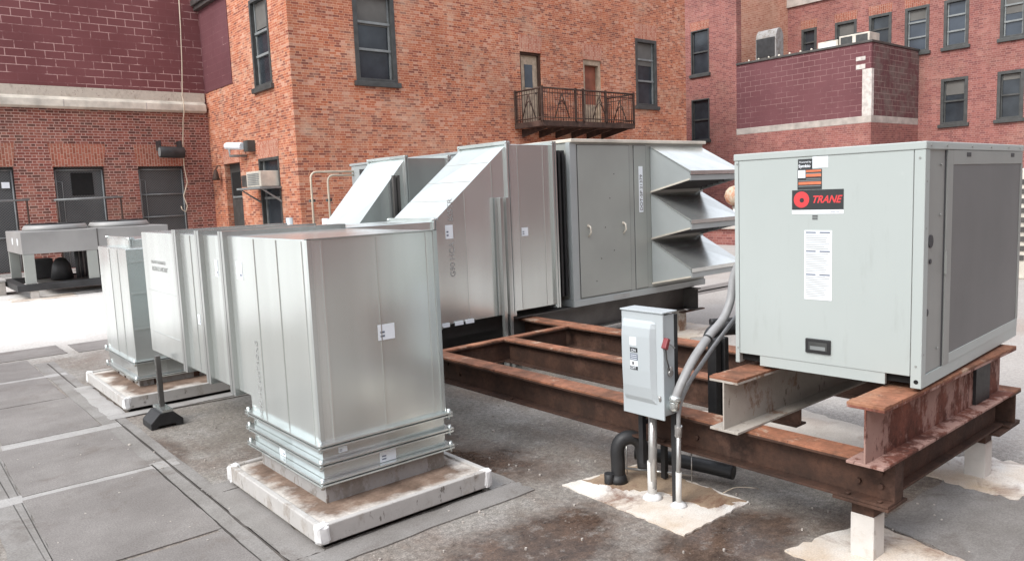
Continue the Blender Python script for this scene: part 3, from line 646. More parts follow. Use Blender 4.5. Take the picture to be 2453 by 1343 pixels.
MB().box(X_ - .32, X_ - .285, 16.75, 17.55, 6.65, 7.4).build('opening', 'blacksteel', gd)
for (y0, y1, zt, where) in ((14.45, 15.25, 6.93, 'the left one, solid sided, of two'), (13.25, 14.4, 7.02, 'the right one, with grilles, of two')):
    u = thing('rooftop_condenser', 'grey condensing unit on the annex roof, ' + where, 'air conditioner', (28.95, (y0 + y1) / 2, 6.6), 0, 'condensing units on the annex roof')
    MB().box(28.6, 29.4, y0, y1, 6.63, zt).build('casing', 'coping', u, .015)
    mm = MB(); n = 1 if y0 > 14.4 else 2
    for k in range(n):
        w_ = (y1 - y0) / n; mm.box(28.585, 28.599, y0 + k * w_ + .07, y0 + (k + 1) * w_ - .07, 6.70, zt - .06)
    mm.build('grille', 'frame_dk' if n == 2 else 'label', u)
    MB().lathe((29.0, (y0 + y1) / 2, zt), [(.3, 0), (.3, .05), (.27, .06)], 16).build('fan_guard', 'blacksteel', u)
m = MB(); m.box(xa + .02, xa + .1, 14.9, Y1 - .1, 6.6, 6.605)
for k in range(7): m.lathe((xa + .1, 15.2 + k * .45, 6.6), [(.04, 0), (.04, .06), (.01, .08)], 8)
m.each('parapet_clip', 'coping', an)

# unseen block added behind the photographer, to darken what the polished duct faces mirror
ob = thing('brick_building', 'long brown brick building added out of view behind the photographer', 'building', (10, -12, 0))
oh = [(x_, x_ + 1.2, z_, z_ + 2.0) for x_ in range(-8, 36, 4) for z_ in (1.2, 5.2)]
m = MB(); wall(m, 'x', -12, -.35, -14, 40, 0, 11.5, oh); m.build('wall', 'brick_far', ob)
m = MB()
for q in oh: slab('x', -12, -.2, -.16, *q, m)
tag(m.build('window_panes', 'glass', ob), kind='stuff')

# ------------------------------------------------------------------ sheet metal ductwork
def flange(parent, ax, c, lo1, hi1, lo2, hi2, w=.035, t=.028, mat='galv_fl', bolts=True):
    """rectangular collar round a duct; ax is the duct's axis"""
    f = MB()
    def bx(a0, a1, b0, b1, c0=c - t / 2, c1=c + t / 2, m=f):
        if ax == 'y': m.box(a0, a1, c0, c1, b0, b1)
        elif ax == 'x': m.box(c0, c1, a0, a1, b0, b1)
        else: m.box(a0, a1, b0, b1, c0, c1)
    e = .001
    for k in (-1, 1):
        for (q0, q1) in ((c + k * .004, c + k * t / 2),):
            a, b = sorted((q0, q1))
            bx(lo1 - w, lo1 + e, lo2 - w, hi2 + w, a, b); bx(hi1 - e, hi1 + w, lo2 - w, hi2 + w, a, b); bx(lo1 + 2 * e, hi1 - 2 * e, lo2 - w, lo2 + e, a, b); bx(lo1 + 2 * e, hi1 - 2 * e, hi2 - e, hi2 + w, a, b)
    o = f.build('flange', mat, parent)
    if bolts:
        b_ = MB(); r = .011
        for u, v in ((lo1 - w * .5, lo2 - w * .5), (hi1 + w * .5, lo2 - w * .5), (lo1 - w * .5, hi2 + w * .5), (hi1 + w * .5, hi2 + w * .5)):
            p = {'y': lambda q: (u, c + q, v), 'x': lambda q: (c + q, u, v), 'z': lambda q: (u, v, c + q)}[ax]
            b_.tube([p(-.03), p(.03)], r, 6)
        b_.each('corner_bolt', 'galv_fl', o)
    return o
def sticker(parent, ax, c, u0, u1, z0, z1, s=-1, lines=2, mark=None):
    a = slab(ax, c, 0.0006 * s, .0022 * s, u0, u1, z0, z1).build('label_sticker', 'label', parent)
    k = MB(); h = z1 - z0; w = u1 - u0
    for i in range(lines):
        zz = z0 + h * (.2 + .5 * i / max(1, lines)); slab(ax, c, .0023 * s, .003 * s, u0 + w * .12, u0 + w * .38, zz, zz + h * .12, k)
    k.build('print', 'inkblue', a)
    return a
dk = thing('ductwork', 'shiny galvanised duct rising from the front curb and sloping up to the grey air handler', 'duct', (1.667, 3.6, .1))
X0, X1, YA, YB = 1.667, 2.447, 3.593, 6.68; ZT = 1.505; ZB = .53; YD = 4.535
sec = MB()  # L-shaped side outline: drop and long run are one sheet metal elbow
sec.prism([(X0, YA, .43), (X0, YA, ZT), (X0, YB, ZT), (X0, YB, ZB), (X0, YD, ZB), (X0, YD, .43)], (X1 - X0, 0, 0))
sec.build('elbow_duct', 'galv', dk, .004)
m = MB()
for x_ in (1.74, 2.06, 2.38): m.box(x_ - .003, x_ + .003, YA - .004, YA - .0003, .44, ZT - .01)
for y_, a in ((3.666, .44), (3.986, .44), (4.306, .44)): m.box(X0 - .004, X0 - .0003, y_ - .003, y_ + .003, a, ZT - .01)
for y_ in (5.45,): m.box(X0 - .004, X0 - .0003, y_ - .003, y_ + .003, ZB, ZT - .01)
m.box(X0 - .004, X0 - .0003, 5.74, 6.66, .70, .704); m.box(X0 - .004, X0 - .0003, 5.74, 6.66, 1.04, 1.0435)
m.each('seam', 'seamline', dk)
m = MB(); m.box(X0 - .006, X0 + .02, YA - .006, YA + .02, .44, ZT + .004); m.box(X1 - .02, X1 + .006, YA - .006, YA + .02, .44, ZT + .004); m.box(X0 - .006, X1 + .006, YA - .006, YA + .02, ZT, ZT + .005); m.build('corner_trim', 'galv_fl', dk)
for y_ in (4.76, 5.21, 5.71): flange(dk, 'y', y_, X0, X1, ZB, ZT, .03, .085, 'galv2')  # darker sheet colour paints in the dark reflection on these bands
for z_ in (.43, .335, .235): flange(dk, 'z', z_, X0 + (.0 if z_ > .3 else .0), X1, YA, YD, .035, .026)
MB().box(X0 + .004, X1 - .004, YA + .004, YD - .004, .245, .42).build('collar', 'galv_fl', dk)
MB().box(X0 + .012, X1 - .012, YA + .012, YD - .07, .1, .225).build('curb_collar', 'galv_old', dk)
sticker(dk, 'x', YA, 2.04, 2.143, .93, 1.015); sticker(dk, 'y', X0, 4.51, 4.60, 1.245, 1.355, lines=1); sticker(dk, 'y', X0, 4.93, 4.98, 1.24, 1.35, lines=1); sticker(dk, 'y', X0, 5.37, 5.42, .88, .95, lines=1)
sticker(dk, 'x', YA + .004, 1.762, 1.812, .37, .40); sticker(dk, 'x', YA + .004, 2.005, 2.107, .25, .315); sticker(dk, 'y', X0 + .004, 4.08, 4.16, .25, .31, lines=1)
Ym = Matrix
text('G90 HC 60STRONG', .052, face_m((X0 - .002, 4.365, .44), (0, 0, 1), (0, 1, 0)), 'stencil_text', 'stencil', dk)
text('G60 HOT GALVANIZED', .036, face_m((X0 - .002, 6.46, 1.262), (0, -1, 0), (0, 0, 1)), 'stencil_text', 'stencil', dk)
text('665 PH 2 3 48"X96"', .05, face_m((X0 - .002, 6.45, 1.205), (0, -1, 0), (0, 0, 1)), 'stencil_text', 'stencil', dk)
YN, YF = 5.45, 6.15
MB().box(X1 - .001, 3.70, YN, YF, .565, 1.48).build('low_duct', 'galv', dk, .004)
m = MB(); m.prism([(3.70, YN, .565), (3.70, YN, 1.48), (4.55, YN, 2.145), (4.55, YN, .565)], (0, YF - YN, 0)); m.build('sloped_transition', 'galv', dk, .004)
MB().box(4.55, 5.17, YN, YF, .58, 2.145).build('upper_duct', 'galv', dk, .004)
m = MB()
for x_ in (4.043, 4.363): m.box(x_ - .003, x_ + .003, YN - .004, YN - .0003, .57, 1.48 + (x_ - 3.70) * .78 - .02)
for x_ in (4.683, 5.003): m.box(x_ - .003, x_ + .003, YN - .004, YN - .0003, .59, 2.13)
for t_ in (.25, .5, .75): x_ = 3.7 + .85 * t_; z_ = 1.48 + .665 * t_; m.box(x_ - .003, x_ + .003, YN + .01, YF - .01, z_ - .003, z_ + .005)
m.each('seam', 'seamline', dk)
flange(dk, 'x', 3.70, YN, YF, .565, 1.48, .03, .03); flange(dk, 'x', 4.55, YN, YF, .57, 2.145, .03, .045); flange(dk, 'x', 5.13, YN, YF, .58, 2.145, .03, .05)
m = MB()
for x_ in (3.72, 3.87, 3.99): m.box(x_, x_ + .09, YN - .012, YN - .003, .545, .58)
m.each('foil_tape', 'label', dk)
sticker(dk, 'x', YN, 3.82, 3.90, 1.32, 1.44); sticker(dk, 'x', YN, 4.70, 4.78, 1.285, 1.365)
text('G90 HCA', .075, face_m((3.905, YN - .002, .98), (0, 0, 1), (-1, 0, 0)), 'stencil_text', 'stencil', dk)
text('60STR', .075, face_m((3.905, YN - .002, 1.47), (0, 0, 1), (-1, 0, 0)), 'stencil_text', 'stencil', dk)
m = MB()
n = 7
for k in range(n):
    a = 5.17 + k * .20 / n; i_ = .05 if k % 2 else .085
    m.box(a, a + .20 / n - .001, YN + i_, YF - i_, .62 + i_ * .3, 2.11 - i_ * .3)
m.build('flexible_connector', 'blackrub', dk)
st = thing('strut_post', 'upright galvanised channel post standing against the sloping duct', 'post', (4.43, 5.38, 0))
for x_ in (4.385, 4.455): MB().box(x_, x_ + .035, 5.37, 5.41, .0, 1.66).build('channel', 'galv2', st, .003)
MB().box(4.37, 4.51, 5.34, 5.44, 0, .012).build('base_plate', 'galv2', st)
# strut under the long run, on a rubber foot
fs = thing('duct_support', 'slotted channel leg on a black rubber wedge foot under the duct', 'support', (1.60, 6.33, 0))
m = MB(); m.box(1.582, 1.618, 6.27, 6.31, .09, .545); m = m.build('leg', 'greysteel', fs, .003)
q = MB()
for k in range(9): q.box(1.578, 1.5815, 6.284, 6.296, .12 + k * .047, .145 + k * .047)
q.build('slots', 'galv2', m)
m = MB(); m.prism([(1.47, 6.14, 0), (1.515, 6.14, 0), (1.53, 6.14, .02), (1.65, 6.14, .02), (1.665, 6.14, 0), (1.71, 6.14, 0), (1.71, 6.14, .05), (1.64, 6.14, .12), (1.54, 6.14, .12), (1.47, 6.14, .05)], (0, .24, 0)); m.build('rubber_foot', 'blackrub', fs, .006)
MB().box(1.56, 1.64, 6.14, 6.40, .121, .14).build('foot_channel', 'galv2', fs)

# roof curbs
def curbtop(x0, x1, y0, y1):
    g = G('silt_stained_curb_top'); x, y, z = g.xyz()[:3]
    dx = g.math('ABSOLUTE', g.math('DIVIDE', g.math('SUBTRACT', x, (x0 + x1) / 2), (x1 - x0) / 2)); dy = g.math('ABSOLUTE', g.math('DIVIDE', g.math('SUBTRACT', y, (y0 + y1) / 2), (y1 - y0) / 2))
    d = g.math('ADD', g.math('MAXIMUM', dx, dy), g.math('MULTIPLY', g.math('SUBTRACT', g.noise(4, 6, .65), .5), .75))
    br = g.ramp(g.noise(7, 5, .6), [(.35, (.13, .088, .064)), (.6, (.25, .175, .13)), (.8, (.40, .33, .27))])
    c = g.mix(g.ramp(d, [(.78, 0.0), (.95, 1.0)]), br, (.60, .56, .51))
    c = g.mix(.4, c, g.ramp(g.noise(60, 4, .7), [(.3, .4), (.7, 1.3)]), 'MULTIPLY')
    g.bump(g.noise(30, 5, .7), .3, .004)
    return g.out(c, .7, 0, .35)
def curb(x0, x1, y0, y1, lab):
    t = thing('roof_curb', lab, 'curb', ((x0 + x1) / 2, (y0 + y1) / 2, 0), 0, 'roof curbs under the ducts')
    MB().box(x0 + .04, x1 - .04, y0 + .04, y1 - .04, 0, .03).build('base', 'black', t)  # black colour stands for the shadow gap below the curb
    r = random.Random(int(x0 * 100 + y0 * 10)); w = .035; e = MB()
    # rim as four boards, slightly uneven
    MB().box(x0, x1, y0, y0 + w, .03, .128).build('rim', 'curbwhite', t, .006); MB().box(x0, x1, y1 - w, y1, .03, .128).build('rim', 'curbwhite', t, .006)
    MB().box(x0, x0 + w, y0 + w, y1 - w, .03, .127).build('rim', 'curbwhite', t, .006); MB().box(x1 - w, x1, y0 + w, y1 - w, .03, .127).build('rim', 'curbwhite', t, .006)
    MB().box(x0 + w - .001, x1 - w + .001, y0 + w - .001, y1 - w + .001, .03, .113).build('top', curbtop(x0, x1, y0, y1), t)
    for cx, cy in ((x0, y0), (x0, y1), (x1, y0), (x1, y1)):
        sx = 1 if cx == x0 else -1; sy = 1 if cy == y0 else -1
        s = MB(); a = sorted((cx - .006 * sx, cx + .058 * sx)); b = sorted((cy - .006 * sy, cy + .058 * sy)); s.box(*a, *b, .030, .133)
        s = s.build('sealant_corner', 'silicone', t, .018)
        for v in s.data.vertices: v.co += Vector((r.uniform(-.007, .007), r.uniform(-.007, .007), r.uniform(-.007, .003)))
    return t
curb(1.50, 2.57, 3.33, 4.56, 'white coated roof curb with a rusty dirty top under the front duct')
c2 = curb(1.45, 2.75, 6.84, 8.30, 'chipped white roof curb under the smaller duct at the left')

d2 = thing('ductwork', 'smaller galvanised duct at the left running behind to a second sloping duct', 'duct', (1.67, 7.28, .14))
x0, x1, ya, yb = 1.667, 2.50, 7.25, 8.30
MB().box(x0, x1, ya, yb, .34, 1.345).build('drop_duct', 'galv', d2, .004)
flange(d2, 'z', .335, x0, x1, ya, yb, .03, .02); flange(d2, 'z', .185, x0, x1, ya, yb, .03, .02)
MB().box(x0 + .003, x1 - .003, ya + .003, yb - .003, .19, .33).build('collar', 'galv2', d2)
m = MB(); m.box(x0 + .015, x1 - .015, ya + .015, yb - .015, .1, .18); cc = m.build('curb_collar', 'galv_old', d2)
m = MB()
for x_ in (1.80, 2.15): m.box(x_, x_ + .05, ya + .008, ya + .0145, .118, .165)
for y_ in (7.45, 7.75, 8.0): m.box(x0 + .008, x0 + .0145, y_, y_ + .04, .118, .168)
m.each('dark_patch', 'rust', cc)
m = MB()
for z_ in (1.23, .95, .63): m.box(x0 + .02, x1, ya - .006, ya - .0003, z_ - .006, z_ + .006)
for y_ in (7.55, 7.85): m.box(x0 - .004, x0 - .0003, y_ - .003, y_ + .003, .35, 1.33)
m.each('seam', 'seamline', d2)
sticker(d2, 'y', x0, 8.02, 8.10, .86, .96, lines=0)
YN2, YF2 = 7.6, 8.42
MB().box(1.78, 4.15, YN2, YF2, .62, 1.415).build('low_duct', 'galv', d2, .004)
m = MB(); m.prism([(4.15, YN2, .62), (4.15, YN2, 1.415), (4.81, YN2, 2.15), (4.81, YN2, .62)], (0, YF2 - YN2, 0)); m.build('sloped_transition', 'galv', d2, .004)
MB().box(4.81, 5.43, YN2, YF2, .62, 2.15).build('upper_duct', 'galv2', d2, .004)
flange(d2, 'x', 4.81, YN2, YF2, .62, 2.15, .03, .045); flange(d2, 'x', 5.42, YN2, YF2, .62, 2.15, .03, .05); flange(d2, 'x', 1.80, YN2, YF2, .62, 1.415, .022, .03)
m = MB()
for k in range(5): m.box(5.45 + k * .03, 5.475 + k * .03, YN2 + .07, YF2 - .07, .66, 2.1)
m.build('flexible_connector', 'blackrub', d2)
st = thing('strut_post', 'upright channel post against the rear sloping duct', 'post', (4.62, 7.56, 0))
for x_ in (4.60, 4.655): MB().box(x_, x_ + .03, 7.54, 7.58, 0, 1.95).build('channel', 'greysteel', st)

# ------------------------------------------------------------------ air handler
def ahu(x0, x1, y0, y1, z0, z1, lab, hoods=True, mat='ahu'):
    t = thing('air_handler', lab, 'air handler', (x0, y0, z0), 0, 'rooftop air handlers')
    MB().box(x0, x1, y0, y1, z0, z1).build('casing', mat, t, .004)
    m = MB(); m.box(x0 - .015, x1 + .03, y0 - .03, y1 + .03, z1 + .001, z1 + .035); m.build('top_cap', 'coping' if hoods else 'ahu_lt', t, .006)
    m = MB(); m.box(x0 - .02, x0 + .07, y0 - .008, y0 + .05, z0 - .001, z1); m.build('corner_post', 'ahu_lt', t, .004)
    m = MB(); m.box(x0 - .02, x1 + .01, y0 - .012, y1, z0 - .07, z0 - .001); m.build('base_rail', 'ahu_lt', t, .004)
    return t
a1 = ahu(5.38, 7.56, 5.45, 6.4, .585, 2.17, 'large warm grey air handler with two access doors and three stacked hoods')
for (a, b) in ((5.47, 6.245), (6.325, 6.52)):
    f = MB(); f.box(a, b, 5.442, 5.4495, .60, 2.145); dr = f.build('access_door', 'ahu', a1, .002)
    k = MB(); w = .005
    for q in ((a - w, a, .595, 2.15), (b, b + w, .595, 2.15), (a, b, .595, .60), (a, b, 2.145, 2.15)): k.box(q[0], q[1], 5.4455, 5.4498, q[2], q[3])
    k.build('gasket', 'ink', dr)
    if b - a > .5:
        for x_ in (a + .125, b - .115):
            h = MB(); h.tube([(x_, 5.44, 1.33), (x_, 5.41, 1.32), (x_ + .005, 5.405, 1.26), (x_, 5.44, 1.22)], .009, 8); h.tube([(x_, 5.441, 1.33), (x_, 5.435, 1.33)], .018, 10); h.build('handle', 'coping', dr)
        k = MB()
        for x_, z_ in ((6.0, 1.85), (5.93, 1.6), (5.85, 1.3), (5.78, .98), (5.7, .75), (5.98, 1.05)): k.tube([(x_, 5.4425, z_), (x_, 5.439, z_)], .006, 6)
        k.each('screw', 'greysteel', dr)
m = slab('x', 5.442, -.0032, -.0008, 6.395, 6.460, 1.43, 1.925).build('number_strip', 'label', a1)
text('DOT-SP 21379', .058, face_m((6.449, 5.4378, 1.445), (0, 0, 1), (-1, 0, 0)), 'number', 'ink', m, sx=1.08)
slab('x', 5.438, -.003, -.001, 5.95, 6.2, .53, .57).build('stamp', 'stencil', a1)
def hood(zt, zb):
    """rain hood: slopes down and out from the casing; side cheeks, drip lip, dark mouth underneath"""
    x0, x1, y = 6.60, 7.50, 5.445; yo = 4.92; zf = zt - .29; zl = zf - .09
    t = .006
    top = MB(); top.prism([(x0 - .012, y, zt), (x0 - .012, yo, zf), (x0 - .012, yo - .015, zf), (x0 - .012, yo - .015, zf - .035), (x0 - .012, yo - .022, zf - .035), (x0 - .012, yo - .022, zf + t), (x0 - .012, y, zt + t)], (x1 - x0 + .024, 0, 0))
    h = top.build('rain_hood', 'hood', a1)
    for x_ in (x0, x1 - t): MB().prism([(x_, y, zt - .001), (x_, y, zb), (x_, yo, zl), (x_, yo, zf - .001)], (t, 0, 0)).build('side_cheek', 'ahu_lt', h)
    MB().box(x0 + .001, x1 - .001, yo - .012, yo - .0005, zl - .005, zf - .04).build('front_lip', 'ahu_lt', h)
    m = MB(); m.prism([(x0 - .008, y, zb), (x0 - .008, yo, zl), (x0 - .008, yo, zl + .018), (x0 - .008, y, zb + .018)], (.007, 0, 0)); m.build('cheek_fold', 'coping', h)
    m = MB()
    for k in range(6): yy = y - .03 - k * .075; m.box(x0 + .02, x1 - .02, yy - .012, yy, zb + (zl - zb) * (k * .075 + .03) / .53 + .02, zb + (zl - zb) * (k * .075 + .03) / .53 + .12)
    m.build('baffles', 'blacksteel', h)
for zt, zb in ((2.135, 1.635), (1.62, 1.12), (1.105, .62)): hood(zt, zb)
a2 = ahu(5.60, 7.7, 7.6, 10.36, .585, 2.19, 'second grey air handler mostly hidden behind the first, its open end beside cream pipes', False, 'ahu_lt')
MB().box(5.588, 5.5995, 8.6, 10.1, .75, 2.13).build('open_panel', 'blacksteel', a2)
# cream pipes
for i, (xa_, zt, lab) in enumerate(((4.905, 2.11, 'outer, taller of two cream pipes bending into the rear air handler'), (5.17, 2.06, 'inner, shorter of two cream pipes bending into the rear air handler'))):
    yy = 10.3; r = .09
    pth = [(xa_, yy, 0), (xa_, yy, zt - r)] + [(xa_ + r - r * math.cos(a), yy, zt - r + r * math.sin(a)) for a in [math.pi / 2 * k / 6 for k in range(1, 7)]] + [(5.595, yy, zt)]
    pp = thing('cream_pipe', lab, 'pipe', (xa_, yy, 0), 0, 'cream pipes by the rear air handler')
    MB().tube(pth, .016, 8).build('pipe', 'creampipe', pp)
    MB().box(xa_ - .03, xa_ + .05, yy + .0, yy + .05, 1.68, 1.72).build('clamp', 'greysteel', pp)
for (x_, y_, zt, lab) in ((4.05, 9.2, 1.50, 'short grey vent pipe by the cream pipes'), (4.62, 9.35, 1.46, 'stubby white vent pipe right of the cream pipes')):
    v = thing('vent_pipe', lab, 'vent', (x_, y_, 0)); MB().tube([(x_, y_, 0), (x_, y_, zt)], .045, 12).build('pipe', 'label' if 'white' in lab else 'galv2', v)
# steel under the big air handler
sf = thing('steel_frame', 'dark steel support frame and legs under the large air handler', 'frame', (6, 5.6, 0))
for y_ in (5.56, 6.25): MB().ibeam('x', y_, 4.6, 7.42, .25, .51, .14).build('beam', 'greysteel', sf)
MB().ibeam('y', 7.30, 5.35, 6.5, .25, .50, .12).build('cross_beam', 'greysteel', sf)
for x_, y_ in ((7.16, 5.52), (7.16, 6.25), (4.8, 6.25)):
    l = MB().box(x_ - .06, x_ + .06, y_ - .06, y_ + .06, 0, .249).build('leg', 'rust_wh', sf, .004)
MB().box(7.05, 7.47, 5.38, 5.44, .235, .2485).build('plate', 'rust', sf)

MB().box(2.9, 5.6, 5.95, 6.12, 0, .545).build('dark_backing_panel', 'blacksteel', sf)  # dark panel added to deepen the shade under the ducts
MB().box(2.9, 4.6, 5.62, 5.94, .40, .56).build('dark_filler_rail', 'blacksteel', sf)  # black filler added for the same dark gap below the low duct

# ------------------------------------------------------------------ rusty frame in front
rf = thing('steel_frame', 'rusty open steel frame of beams on white based legs in the foreground', 'frame', (4.1, 3.2, 0))
Z0, Z1 = .288, .485
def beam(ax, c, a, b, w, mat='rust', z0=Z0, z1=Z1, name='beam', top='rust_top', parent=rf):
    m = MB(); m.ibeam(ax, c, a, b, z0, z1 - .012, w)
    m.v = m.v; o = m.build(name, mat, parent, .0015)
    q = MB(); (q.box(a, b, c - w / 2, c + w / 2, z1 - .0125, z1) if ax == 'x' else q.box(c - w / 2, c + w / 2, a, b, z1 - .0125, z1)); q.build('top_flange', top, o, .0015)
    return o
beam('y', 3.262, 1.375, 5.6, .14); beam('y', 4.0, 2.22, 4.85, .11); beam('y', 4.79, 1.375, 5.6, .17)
beam('x', 4.89, 3.335, 4.70, .075); beam('x', 1.45, 3.335, 4.70, .09, z1=.47, z0=.30)
bo = MB()
for y_, z_ in ((1.43, .36), (1.53, .36), (1.43, .42), (2.4, .36), (4.55, .36), (4.7, .42)): bo.tube([(3.258, y_, z_), (3.242, y_, z_)], .012, 6)
for y_ in (1.42, 1.56, 2.6, 3.9): bo.tube([(3.215, y_, Z0 + .012), (3.215, y_, Z0 + .022)], .012, 6)
bo.each('bolt', 'rust', rf)
m = MB(); m.box(3.19, 3.38, 1.372, 1.62, .2725, .2865); m.box(4.56, 4.89, 1.38, 1.60, .2725, .2865); m.each('bearing_plate', 'rust', rf, .002)
MB().box(3.262, 3.345, 1.376, 1.383, .301, .47).build('end_plate', 'rust', rf)
for x_, y_ in ((3.30, 1.51), (4.65, 1.51), (4.79, 5.5), (3.27, 5.4), (4.79, 3.6)):
    l = MB().box(x_ - .05, x_ + .05, y_ - .05, y_ + .05, .205, .272).build('leg', 'rust', rf, .003)
    MB().box(x_ - .053, x_ + .053, y_ - .053, y_ + .053, 0, .206).build('coated_base', 'legwhite', l, .004)
for yc, lab, mt in ((1.435, 'near rusty steel beam with flaking pink paint carrying the front corner of the grey unit', 'rust_pk'), (2.13, 'far steel beam with flaking white paint carrying the left side of the grey unit', 'rust_wh')):
    b_ = thing('steel_beam', lab, 'beam', (3.12, yc, .486), 0, 'beams under the grey unit')
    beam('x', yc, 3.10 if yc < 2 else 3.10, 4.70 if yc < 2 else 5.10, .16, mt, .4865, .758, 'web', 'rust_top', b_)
    if yc < 2:
        MB().box(4.30, 4.50, yc - .02, yc - .0045, .50, .744).build('black_wrap', 'blackrub', b_)
    MB().box(3.12, 3.16, yc - .0805, yc + .0805, .7585, .7598).build('plate', 'rust_top', b_)

# ------------------------------------------------------------------ grey condensing unit
LX, LY, LZ = 1.494, .893, 1.069
cu = thing('condensing_unit', 'big pale grey green condensing unit with red and black logo on rusty beams', 'condenser', (3.42, 1.343, .775), rad(3.05))
def L(mb, name, mat, parent=cu, bevel=0): return mb.build(name, mat, parent, bevel, True)
L(MB().box(.004, LX, .004, LY, .055, LZ - .02), 'casing', 'unit_shaded', bevel=.003)
L(MB().box(-.002, .0035, .045, .870, .052, LZ - .035), 'front_panel', 'unit', bevel=.0015)
L(MB().box(-.006, LX + .006, -.006, LY + .006, LZ - .034, LZ), 'top_cap', 'unit', bevel=.004)
for y0, y1 in ((-.003, .042), (.873, LY + .003)): L(MB().box(-.003, .05, y0, y1, .0, LZ - .035), 'corner_post', 'unit', bevel=.003)
m = MB(); m.box(.001, .02, .15, .76, .0, .051); L(m, 'base_rail', 'unit')
m = MB(); m.box(.001, LX, -.002, .02, .0, .054); L(m, 'base_rail', 'unit')
m = MB(); m.box(.03, LX - .02, .03, LY - .02, .012, .054); L(m, 'base_pan', 'black')
m = MB(); m.tube([(-.004, .018, .03), (-.0028, .018, .03)], .010, 10); L(m, 'lifting_hole', 'black')
# coil side (faces -Y locally)
L(MB().box(.27, .345, -.004, .0035, .055, LZ - .036), 'coil_frame', 'unit_shaded', bevel=.001)
L(MB().box(.345, LX - .003, -.004, .0035, LZ - .10, LZ - .036), 'coil_frame', 'unit_shaded', bevel=.001)
L(MB().box(.345, LX - .003, -.004, .0035, .055, .10), 'coil_frame', 'unit', bevel=.001)
L(MB().box(LX - .03, LX, -.005, .0035, .101, LZ - .101), 'coil_frame', 'unit_shaded')
L(MB().box(.3455, LX - .031, -.001, .003, .1, LZ - .1), 'coil_guard', 'coil')
m = MB(); m.box(.256, .262, -.0005, .0038, .055, LZ - .036); L(m, 'panel_gap', 'ink')
for x_, z_, r in ((.09, .64, .028), (.09, .552, .011), (.06, .33, .016)): L(MB().tube([(x_, -.0012, z_), (x_, .0032, z_)], r, 18), 'knockout', 'ink')
for x_ in (.56, 1.29): L(MB().box(x_ - .03, x_ + .03, -.0052, -.0042, LZ - .065, LZ - .045), 'slot', 'ink')
m = MB()
for x_, z_ in ((.02, .9), (.02, .7), (.05, .95), (.2, .97), (.2, .75), (.2, .15), (.02, .15)): m.tube([(x_, -.004, z_), (x_, .003, z_)], .005, 6)
for x_ in (.05, .25, .6, .9, 1.2, 1.42): m.tube([(x_, -.0095, LZ - .017), (x_, -.005, LZ - .017)], .006, 6)
for y_, z_ in ((.02, .1), (.02, 1.0), (.88, .08), (.88, 1.02)): m.tube([(-.006, y_, z_), (-.002, y_, z_)], .005, 6)
m.box(.262, .268, -.012, -.001, .48, .58)
m.each('screw', 'unit_shaded', cu, 0, True)
# front panel graphics: local y runs to the viewer's left
def FP(name, mat, y0, y1, z0, z1, d=.0012, par=cu, off=0): return L(MB().box(-.0022 - off - d, -.0022 - off, min(y0, y1), max(y0, y1), z0 - .775, z1 - .775), name, mat, par)
Fm = lambda y, z, off: face_m((-.0022 - off, y, z - .775), (0, -1, 0), (0, 0, 1))
lg = FP('logo_sticker', 'stickerblk', .341, .588, 1.562, 1.655)
L(MB().tube([(-.0040, .541, 1.610 - .775), (-.0033, .541, 1.610 - .775)], .038, 28), 'emblem', 'red', lg)
L(MB().tube([(-.0046, .539, 1.607 - .775), (-.0041, .539, 1.607 - .775)], .011, 16), 'emblem_centre', 'stickerblk', lg)
text('TRANE', .047, Fm(.492, 1.594, .0014), 'logo_text', 'red', lg, shear=.35, local=True, bold=.0012, sx=.92)
wh = FP('white_strip', 'label', .341, .588, 1.542, 1.561); text('trane.com', .010, Fm(.40, 1.547, .0014), 'print', 'inkblue', wh, local=True)
sb = FP('black_sticker', 'stickerblk', .489, .559, 1.752, 1.800)
text('Powered by', .012, Fm(.552, 1.782, .0014), 'print', 'label', sb, local=True); text('Symbio', .020, Fm(.556, 1.761, .0014), 'print', 'label', sb, local=True, bold=.0004)
FP('blank_label', 'label', .414, .488, 1.756, 1.808)
wn_ = FP('warning_label', 'stickerblk', .443, .561, 1.657, 1.751)
for k, (z_, h_) in enumerate(((1.738, .010), (1.716, .013), (1.680, .013))): FP('stripe', 'orange', .446, .519 if k < 2 else .556, z_, z_ + h_, .0006, wn_, .0013)
for z_ in (1.729, 1.704, 1.696, 1.671): FP('text_line', 'frame_lt', .448, .518 if z_ > 1.7 else .556, z_, z_ + .004, .0006, wn_, .0013)
pc = FP('pictogram', 'label', .522, .558, 1.712, 1.748, .0006, wn_, .0013)
dc = FP('instruction_sheet', 'label', .393, .5255, 1.135, 1.465)
for z_ in (1.452, 1.363, 1.252): FP('heading', 'inkblue', .402, .452, z_, z_ + .006, .0006, dc, .0013); FP('heading', 'inkblue', .470, .518, z_, z_ + .006, .0006, dc, .0013)
m = MB(); rr = random.Random(3)
for z0_, z1_ in ((1.375, 1.445), (1.265, 1.355), (1.145, 1.245)):
    z_ = z1_
    while z_ > z0_: m.box(-.0041, -.0036, .402 + rr.uniform(0, .03), .518, z_ - .775, z_ - .775 + .0022); z_ -= .0085
L(m, 'text_lines', 'frame_lt', dc)
m = MB()
for k in range(3): m.box(-.0032, -.0023, .462, .488, (1.536 - k * .008) - .775 - .0045, (1.536 - k * .008) - .775)
L(m, 'vent_slots', 'ink')
hd = L(MB().box(-.012, -.0023, .394, .517, .877 - .775, .947 - .775), 'grab_handle', 'blackrub', bevel=.004)
L(MB().box(-.0128, -.0121, .410, .500, .892 - .775, .932 - .775), 'recess', 'frame_dk', hd)
L(MB().box(-.0133, -.0129, .418, .492, .894 - .775, .912 - .775), 'reflection_plate', 'frame_lt', hd)

